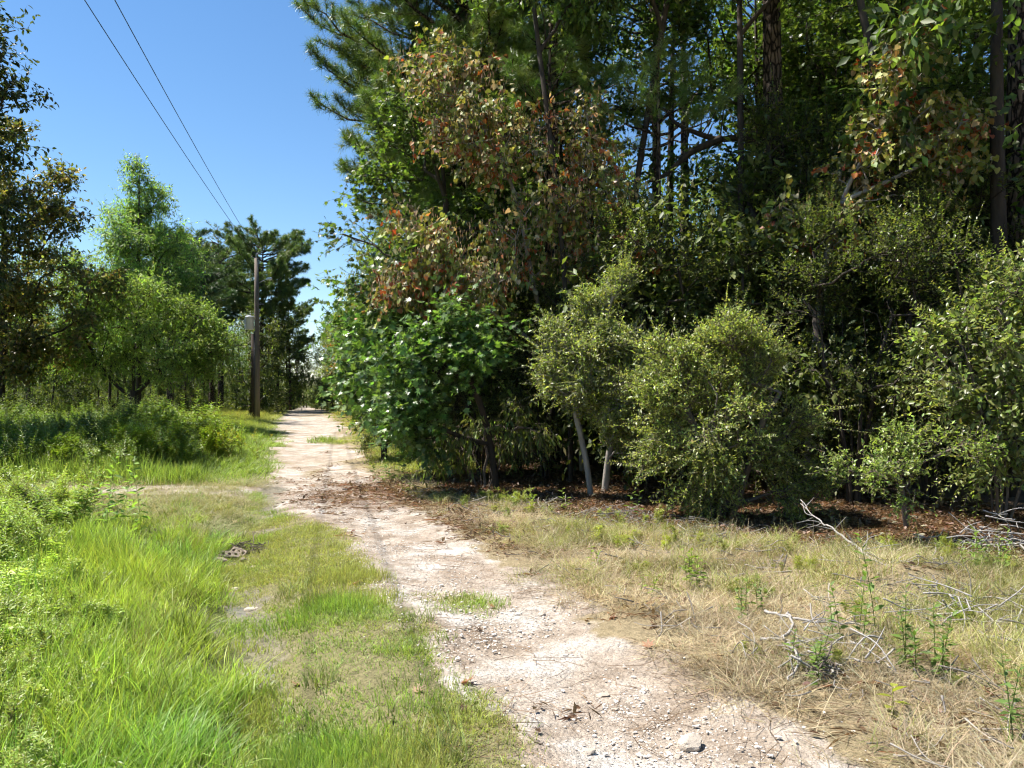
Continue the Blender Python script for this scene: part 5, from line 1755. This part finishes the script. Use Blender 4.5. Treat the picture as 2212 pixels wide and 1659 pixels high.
def brick(px, py, rz, tilt, label, nh=3):
    p = gpt(px, py)
    e = empty('brick', p + [0, 0, 0.03], label, 'brick')
    e.rotation_euler = (tilt, 0.15, rz)
    L, W, Hh = 0.1, 0.045, 0.032
    # bed face with round core holes, built as a grid of rings
    mb = MB()
    xs = np.linspace(-L, L, nh * 2 + 1)
    for k in range(nh):
        x0, x1 = xs[2 * k], xs[2 * k + 2]
        c = np.array([(x0 + x1) / 2, 0])
        m = 16
        t = np.linspace(0, 2 * np.pi, m, endpoint=False) + np.pi / 4
        hole = np.stack([c[0] + 0.019 * np.cos(t), 0.019 * np.sin(t)], 1)
        sq = np.stack([np.clip(np.cos(t) * 1.5, -1, 1) * (x1 - x0) / 2 + c[0], np.clip(np.sin(t) * 1.5, -1, 1) * W], 1)
        for zt in (Hh, -Hh):
            V = np.concatenate([np.column_stack([sq, np.full(m, zt)]), np.column_stack([hole, np.full(m, zt)])])
            j = np.arange(m)
            mb.add(V, np.stack([j, (j + 1) % m, m + (j + 1) % m, m + j], 1)[:, ::(1 if zt > 0 else -1)])
        V = np.concatenate([np.column_stack([hole, np.full(m, Hh)]), np.column_stack([hole, np.full(m, -Hh)])])
        j = np.arange(m)
        mb.add(V, np.stack([j, (j + 1) % m, m + (j + 1) % m, m + j], 1))
    V, f = box((-L, -W, -Hh), (L, W, Hh))
    mb.add(V, f[2:])
    link('brick_body', mb.mesh('brick_body', M['brick'], False), e)
    return e


brick(496, 1206, 0.5, 0.55, 'old brick with three holes tilted in the ditch rubble')
brick(519, 1200, -0.4, 0.7, 'second holed brick leaning behind the first in the ditch')


def stick_mesh(paths, mat, seed=0):
    mb = MB()
    for pts_, r0, r1 in paths:
        P = curve(pts_, 5) if len(pts_) > 2 else np.asarray(pts_, float)
        V, f = tube(P, np.linspace(r0, r1, len(P)), 6)
        mb.add(V, f, (0.5, 0.5, 0.5))
    return mb.mesh('stick', mat)


def stick(name, label, main, r0, r1, twigs=0, tl=0.25, seed=0, mat='dead_wood', cat='branch', group=None, lift=0.01):
    """a fallen branch: main stem and each side branch a part of its own"""
    g = np.random.default_rng(seed)
    main = [np.asarray(p, float) for p in main]
    base = main[0].copy()
    e = empty(name, base, label, cat, group)
    P = curve([p - base + [0, 0, lift] for p in main], 6)
    r0, r1 = r0 * 0.72, r1 * 0.6
    P[1:-1] += g.normal(size=(len(P) - 2, 3)) * 0.5 * r0
    P[1:, 2] *= 0.75
    mb = MB()
    V, f = tube(P, np.linspace(r0, r1, len(P)), 7)
    mb.add(V, f, (0.5, 0.5, 0.5))
    link('stem', mb.mesh('stem', M[mat]), e)
    for k in range(twigs):
        i = int(g.uniform(0.15, 0.95) * (len(P) - 1))
        d = unit(P[min(i + 1, len(P) - 1)] - P[max(i - 1, 0)])
        s = unit(d * 0.6 + rand_unit(1, g)[0] * 0.9 + [0, 0, 0.25])
        l = tl * g.uniform(0.5, 1.3)
        mid = P[i] + s * l * 0.5 + g.normal(size=3) * l * 0.1
        end = P[i] + s * l + g.normal(size=3) * l * 0.15
        rr = r0 * 0.4
        mb = MB()
        V, f = tube(curve([P[i], mid, end], 4), np.linspace(rr, rr * 0.3, 9), 5)
        mb.add(V, f, (0.5, 0.5, 0.5))
        link('side_twig', mb.mesh('side_twig', M[mat]), e)
    return e


G = gpt
stick('dead_branch', 'grey dead branch leaning out of the shade onto the verge', [G(1895, 1228), at(1850, 1185, 7.7), at(1800, 1140, 8.1), at(1762, 1112, 8.4), at(1728, 1060, 8.7)], 0.02, 0.008, 14, 0.25, 851)
stick('dead_branch', 'thin grey branch lying across the foot of the leaning dead branch', [G(1895, 1232), at(1845, 1222, 7.25), at(1790, 1215, 7.3), at(1770, 1200, 7.5)], 0.011, 0.005, 4, 0.18, 852)
stick('dead_branch', 'pale crooked branch end sticking from the dry grass nearest the track', [G(1640, 1398) + [0, 0, 0.05], G(1690, 1398) + [0, 0, 0.07], G(1710, 1375) + [0, 0, 0.1], G(1700, 1355) + [0, 0, 0.12]], 0.017, 0.012, 3, 0.14, 853)
stick('dead_branch', 'white bleached branch lying level in the dry grass', [G(1650, 1345) + [0, 0, 0.08], G(1720, 1368) + [0, 0, 0.1], G(1800, 1376) + [0, 0, 0.1], G(1890, 1378) + [0, 0, 0.08]], 0.015, 0.008, 7, 0.16, 854)
stick('dead_branch', 'white forked branch pointing down toward the dark root tangle', [G(1700, 1420) + [0, 0, 0.08], G(1722, 1450) + [0, 0, 0.07], G(1700, 1485) + [0, 0, 0.03]], 0.017, 0.008, 4, 0.12, 855)
stick('dead_branch', 'arched thin branch right of the dark root tangle', [G(1770, 1440), G(1800, 1408) + [0, 0, 0.08], G(1850, 1395) + [0, 0, 0.1], G(1910, 1400) + [0, 0, 0.02]], 0.01, 0.005, 4, 0.12, 856)
stick('dead_branch', 'slanting thin branch in the weeds at right', [G(1830, 1400) + [0, 0, 0.05], G(1880, 1430) + [0, 0, 0.06], G(1935, 1460)], 0.009, 0.005, 2, 0.1, 857)
stick('dead_branch', 'bundle-like bleached branch at the right edge halfway down', [G(2040, 1350), G(2100, 1318) + [0, 0, 0.1], G(2160, 1320) + [0, 0, 0.12], G(2230, 1345) + [0, 0, 0.1]], 0.013, 0.007, 9, 0.3, 858)
stick('dead_branch', 'thick pale branch stub at the right edge', [G(2130, 1395) + [0, 0, 0.05], G(2180, 1402) + [0, 0, 0.06], G(2240, 1408) + [0, 0, 0.05]], 0.018, 0.014, 2, 0.15, 859)
stick('dead_branch', 'grey stick on the ground at the bottom right', [G(1925, 1632), G(1985, 1640), G(2050, 1655)], 0.012, 0.009, 1, 0.06, 860)
stick('dead_branch', 'short grey stick lying in the dry grass near the track', [G(1562, 1322), G(1585, 1305) + [0, 0, 0.03]] + [G(1598, 1296) + [0, 0, 0.04]], 0.008, 0.006, 0, 0.1, 861)
stick('fallen_stick', 'dark stick lying across the pinkish part of the track', [G(742, 1058), G(765, 1055), G(788, 1050)], 0.03, 0.02, 1, 0.15, 862, 'twig')
stick('fallen_stick', 'small dark stick at the left edge of the track near the bottom', [G(1142, 1588), G(1158, 1600), G(1172, 1606)], 0.008, 0.006, 1, 0.03, 863, 'twig')

# dark root tangle
rtp = G(1780, 1465)
rte = empty('root_tangle', rtp, 'dark tangled root ball among the bleached branches', 'roots')
g = np.random.default_rng(870)
for k in range(34):
    p = g.normal(size=3) * [0.05, 0.04, 0.02] + [0, 0, 0.05]
    q = p + rand_unit(1, g)[0] * g.uniform(0.05, 0.12)
    mid = (p + q) / 2 + g.normal(size=3) * 0.03
    mb = MB()
    V, f = tube(curve([p, mid, q], 4), np.linspace(0.006, 0.0025, 9), 5)
    mb.add(V, f)
    link('root', mb.mesh('root', M['twig'] if k % 3 else M['dead_wood']), rte)

# brush piles
def brush_pile(loc, label, seed, n, sx, sy, h, lmin, lmax, r=0.008, mat='dead_wood'):
    e = empty('brush_pile', loc, label, 'brush pile')
    g = np.random.default_rng(seed)
    for k in range(n):
        a = g.uniform(0, 6.28)
        p = np.array([g.normal() * sx, g.normal() * sy, abs(g.normal()) * h + 0.03])
        dv = unit([math.cos(a), math.sin(a) * 0.6, g.normal() * 0.25])
        l = g.uniform(lmin, lmax)
        q0, q1 = p - dv * l / 2, p + dv * l / 2
        q0[2], q1[2] = max(0.01, q0[2]), max(0.01, q1[2])
        mb = MB()
        V, f = tube(curve([q0, (q0 + q1) / 2 + g.normal(size=3) * 0.09 * l, q1], 4), np.linspace(r, r * 0.35, 9) * g.uniform(0.5, 1.3), 5)
        mb.add(V, f)
        link('stick', mb.mesh('stick', M[mat]), e)


brush_pile(gl(5.0, 8.15), 'pile of bare grey brushwood at the right edge against the shade', 880, 70, 0.3, 0.2, 0.16, 0.2, 0.6)
brush_pile(G(1765, 1425), 'low tangle of thin grey sticks around the bleached branches', 881, 44, 0.22, 0.16, 0.09, 0.12, 0.4, 0.006)
brush_pile(G(535, 1196), 'low dark heap of washed-up twigs around the bricks in the ditch', 883, 40, 0.2, 0.1, 0.05, 0.12, 0.4, 0.006, 'twig')
brush_pile(G(2120, 1360), 'low heap of thin grey sticks at the right edge halfway down', 882, 40, 0.28, 0.16, 0.10, 0.15, 0.5, 0.006)

# seedlings and single weeds: every leaf its own piece
LEAFM = {}


def single_leaf(key, T, c, mat='leaf_soft', wid=1.0):
    if key not in LEAFM:
        mb = MB()
        TV = T[0] * [wid, 1, 1]
        mb.add(TV, T[1], c)
        LEAFM[key] = mb.mesh('leaf', M[mat])
    return LEAFM[key]


def seedling(name, label, loc, h, nl, size, c, seed, T=OVAL, wid=0.8, stems=1, spread=0.05, droop=0.1, cat='plant', mat='leaf_soft', group=None):
    g = np.random.default_rng(seed)
    e = empty(name, loc, label, cat, group)
    for s in range(stems):
        b = np.array([g.normal(), g.normal(), 0]) * spread * (stems > 1)
        hh = h * (1 if s == 0 else g.uniform(0.55, 0.95))
        t = np.linspace(0, 1, 6)
        bend = np.array([g.normal(), g.normal(), 0]) * 0.14 * hh
        P = b + np.array([0, 0, 1]) * (hh * t - 0.02)[:, None] + bend * (t ** 1.6)[:, None]
        mb = MB()
        V, f = tube(P, np.linspace(0.0032, 0.0015, 6), 5)
        mb.add(V, f, np.array(c) * 0.8)
        link('stem', mb.mesh('stem', M['leaf_soft']), e)
        for k in range(nl):
            f_ = 0.15 + 0.85 * (k + 0.5) / nl
            q = np.array([np.interp(f_, t, P[:, i]) for i in range(3)])
            a = k * 2.4 + g.uniform(-0.3, 0.3)
            v = k % 3
            cc = np.array(c) * (0.8, 1.0, 1.25)[v]
            o = link('leaf', single_leaf((tuple(c), id(T), v, wid), T, cc, mat, wid), e, q)
            sz = size * (1.1 - 0.5 * f_) * g.uniform(0.8, 1.2)
            o.scale = (sz, sz, sz)
            o.rotation_euler = (0.35 - droop - 0.5 * (1 - f_) + g.normal() * 0.25 + 0.3 * f_, g.normal() * 0.3, a)
    return e


YG = (0.20, 0.27, 0.05)
GR = (0.13, 0.20, 0.045)
seedling('seedling', 'bright yellow-green upright seedling clump in the dry grass before the rounded shrub', G(1500, 1262), 0.36, 10, 0.085, YG, 901, stems=6, spread=0.09)
seedling('seedling', 'green seedling clump right of the brightest one in the dry grass', G(1602, 1330), 0.3, 10, 0.07, GR, 902, stems=5, spread=0.09)
seedling('tall_weed', 'tall single leafy weed in front of the sandy mound', G(1892, 1385), 0.72, 15, 0.1, GR, 903, stems=2, spread=0.05)
seedling('tall_weed', 'leafy weed leaning beside the tall one at right', G(1835, 1400), 0.42, 11, 0.085, GR, 904, stems=3, spread=0.06)
seedling('tall_weed', 'bushy fine-leaved weed at right among the bleached branches', G(2000, 1450), 0.5, 26, 0.085, GR, 905, T=NARROW, wid=1.6, stems=6, spread=0.08)
seedling('tall_weed', 'fine-leaved weed growing through the white branches', G(1735, 1455), 0.3, 20, 0.08, GR, 906, T=NARROW, wid=1.6, stems=5, spread=0.09)
seedling('tall_weed', 'feathery green weed at the bottom right corner', G(2165, 1600), 0.45, 26, 0.07, (0.11, 0.18, 0.045), 907, T=NARROW, wid=1.6, stems=4, spread=0.06)
seedling('seedling', 'low plant with broad yellow-green leaves at the bottom right', G(1925, 1540), 0.16, 6, 0.12, (0.26, 0.28, 0.05), 908, wid=1.0, stems=1, droop=0.3)
seedling('seedling', 'sprout standing at the edge of the shade below the pale trunk', G(1225, 1102), 0.34, 8, 0.1, YG, 909, stems=2, spread=0.05)
seedling('seedling', 'sprout at the shade edge below the wilted shrub', G(1142, 1096), 0.32, 8, 0.1, YG, 910, stems=3, spread=0.07)
seedling('seedling', 'sprout with drooping leaves right of the pale trunk base', G(1362, 1120), 0.4, 8, 0.1, GR, 911, stems=2, spread=0.08)
seedling('roadside_weed', 'green leafy weed clump at the right verge of the middle track', G(822, 1042), 0.62, 12, 0.12, GR, 912, stems=6, spread=0.14)
seedling('roadside_weed', 'thin weed with reddish stems right of the verge clump', G(905, 1062), 0.45, 9, 0.1, (0.15, 0.17, 0.05), 913, stems=4, spread=0.12)
seedling('seedling', 'dark green seedling in the middle of the dry verge', G(1395, 1282), 0.2, 8, 0.06, YG, 914, stems=3, spread=0.07)
seedling('seedling', 'bright seedling low on the verge left of the middle', G(1292, 1225), 0.22, 8, 0.07, YG, 915, stems=3, spread=0.06)
seedling('bramble', 'leafy bramble in front of the brush pile at the right edge', G(2120, 1235), 0.45, 12, 0.08, (0.17, 0.25, 0.055), 916, stems=8, spread=0.16)
seedling('bramble', 'smaller bramble left of the brush pile', G(2060, 1228), 0.26, 9, 0.07, (0.2, 0.26, 0.06), 917, stems=5, spread=0.12)

# tall weed in the left foreground whose top catches the light, and the goldenrod by the thicket
seedling('giant_ragweed', 'tall weed with pointed leaves rising above the left foreground weeds', gl(-4.75, 9.3), 0.98, 22, 0.15, (0.19, 0.30, 0.06), 918, wid=0.6, stems=7, spread=0.26, droop=0.2)
seedling('giant_ragweed', 'lower pointed-leaf weed at the left edge before the dark thicket', gl(-6.0, 9.7), 0.7, 15, 0.13, (0.20, 0.28, 0.05), 919, wid=0.7, stems=5, spread=0.3, droop=0.2)
me = weed(640, 0.95, 44, 0.1, NARROW, M['leaf_soft'], (0.22, 0.27, 0.04), 3, 0.2, 0.9, 0.007, 1.3, top=(0.55, 0.42, 0.03), stems=9, spread=0.32)
o = link('goldenrod', me, None, gl(-6.6, 18.0))
o['kind'] = 'thing'
tag(o, 'yellow-flowering goldenrod clump at the right end of the dark thicket', 'plant')
seedling('roadside_bush', 'small dry greyish bush at the left of the far track', gl(-19.6, 66.0), 2.2, 30, 0.4, (0.22, 0.22, 0.13), 920, stems=7, spread=0.7, cat='bush')

# grass clumps that stand out singly
cl = tuft(930, M['dry_leaf'], n=110, rad=0.13, hmin=0.05, hmax=0.24, w=0.005, lean=0.8, base=(0.16, 0.2, 0.05), tipc=(0.27, 0.36, 0.1))
for px, py, s, lab in ((905, 1338, 0.8, 'green grass tuft standing on the left edge of the track'), (955, 1625, 1.0, 'bright grass clump at the bottom where turf meets track'),
                       (630, 1285, 1.0, 'dark green grass tuft beside the flat stone in the ditch'), (700, 1470, 0.9, 'dark grass tuft right of the lower puddle')):
    o = link('grass_tuft', cl, None, G(px, py))
    o.scale = (s, s, s)
    o.rotation_euler = (0, 0, px)
    tag(o, lab, 'grass')

# single fallen leaves
lm = []
for k, c in enumerate([(0.31, 0.16, 0.095), (0.10, 0.06, 0.04), (0.32, 0.20, 0.12)]):
    mb = MB()
    V = np.array(STAR[0])
    V[:, 2] += 0.25 * (V[:, 0] ** 2) + 0.12 * V[:, 1] ** 2
    mb.add(V - [0, 0.4, 0], STAR[1], c)
    lm.append(mb.mesh('fallen_leaf', M['dry_leaf']))
for px, py, k, s, lab in ((1012, 1474, 0, 0.11, 'red-brown fallen leaf on the left part of the track'), (998, 1532, 1, 0.07, 'dark curled leaf in the turf left of the track bottom'),
                          (848, 1556, 1, 0.06, 'dark curled leaf in the turf furthest left near the bottom'), (1400, 1395, 0, 0.09, 'rusty leaf at the right edge of the track'),
                          (1035, 1362, 1, 0.08, 'dark leaf beside the lone grass patch on the track'), (905, 1492, 2, 0.07, 'tan leaf in the turf left of the red-brown one'),
                          (1062, 1312, 0, 0.08, 'reddish leaf on the gravel above the lone grass patch'), (1985, 1470, 2, 0.13, 'big tan leaf in the weeds at right'),
                          (1890, 1480, 0, 0.12, 'rust-coloured leaf below the root tangle'), (1450, 1392, 1, 0.07, 'brown leaf in the dry grass right of the rusty one'),
                          (770, 1262, 0, 0.08, 'small red-brown leaf in the turf near the white gravel'), (640, 1480, 2, 0.08, 'pale leaf right of the lower puddle'),
                          (1160, 1580, 1, 0.05, 'dark curled leaf near the small stick at the bottom'), (2130, 1500, 0, 0.12, 'dry brown leaf at the far right in tall grass')):
    o = link('fallen_leaf', lm[k], None, G(px, py) + [0, 0, 0.015])
    o.scale = (s, s, s)
    o.rotation_euler = (0.25, 0.2 * (k - 1), px * 0.7)
    tag(o, lab, 'leaf')
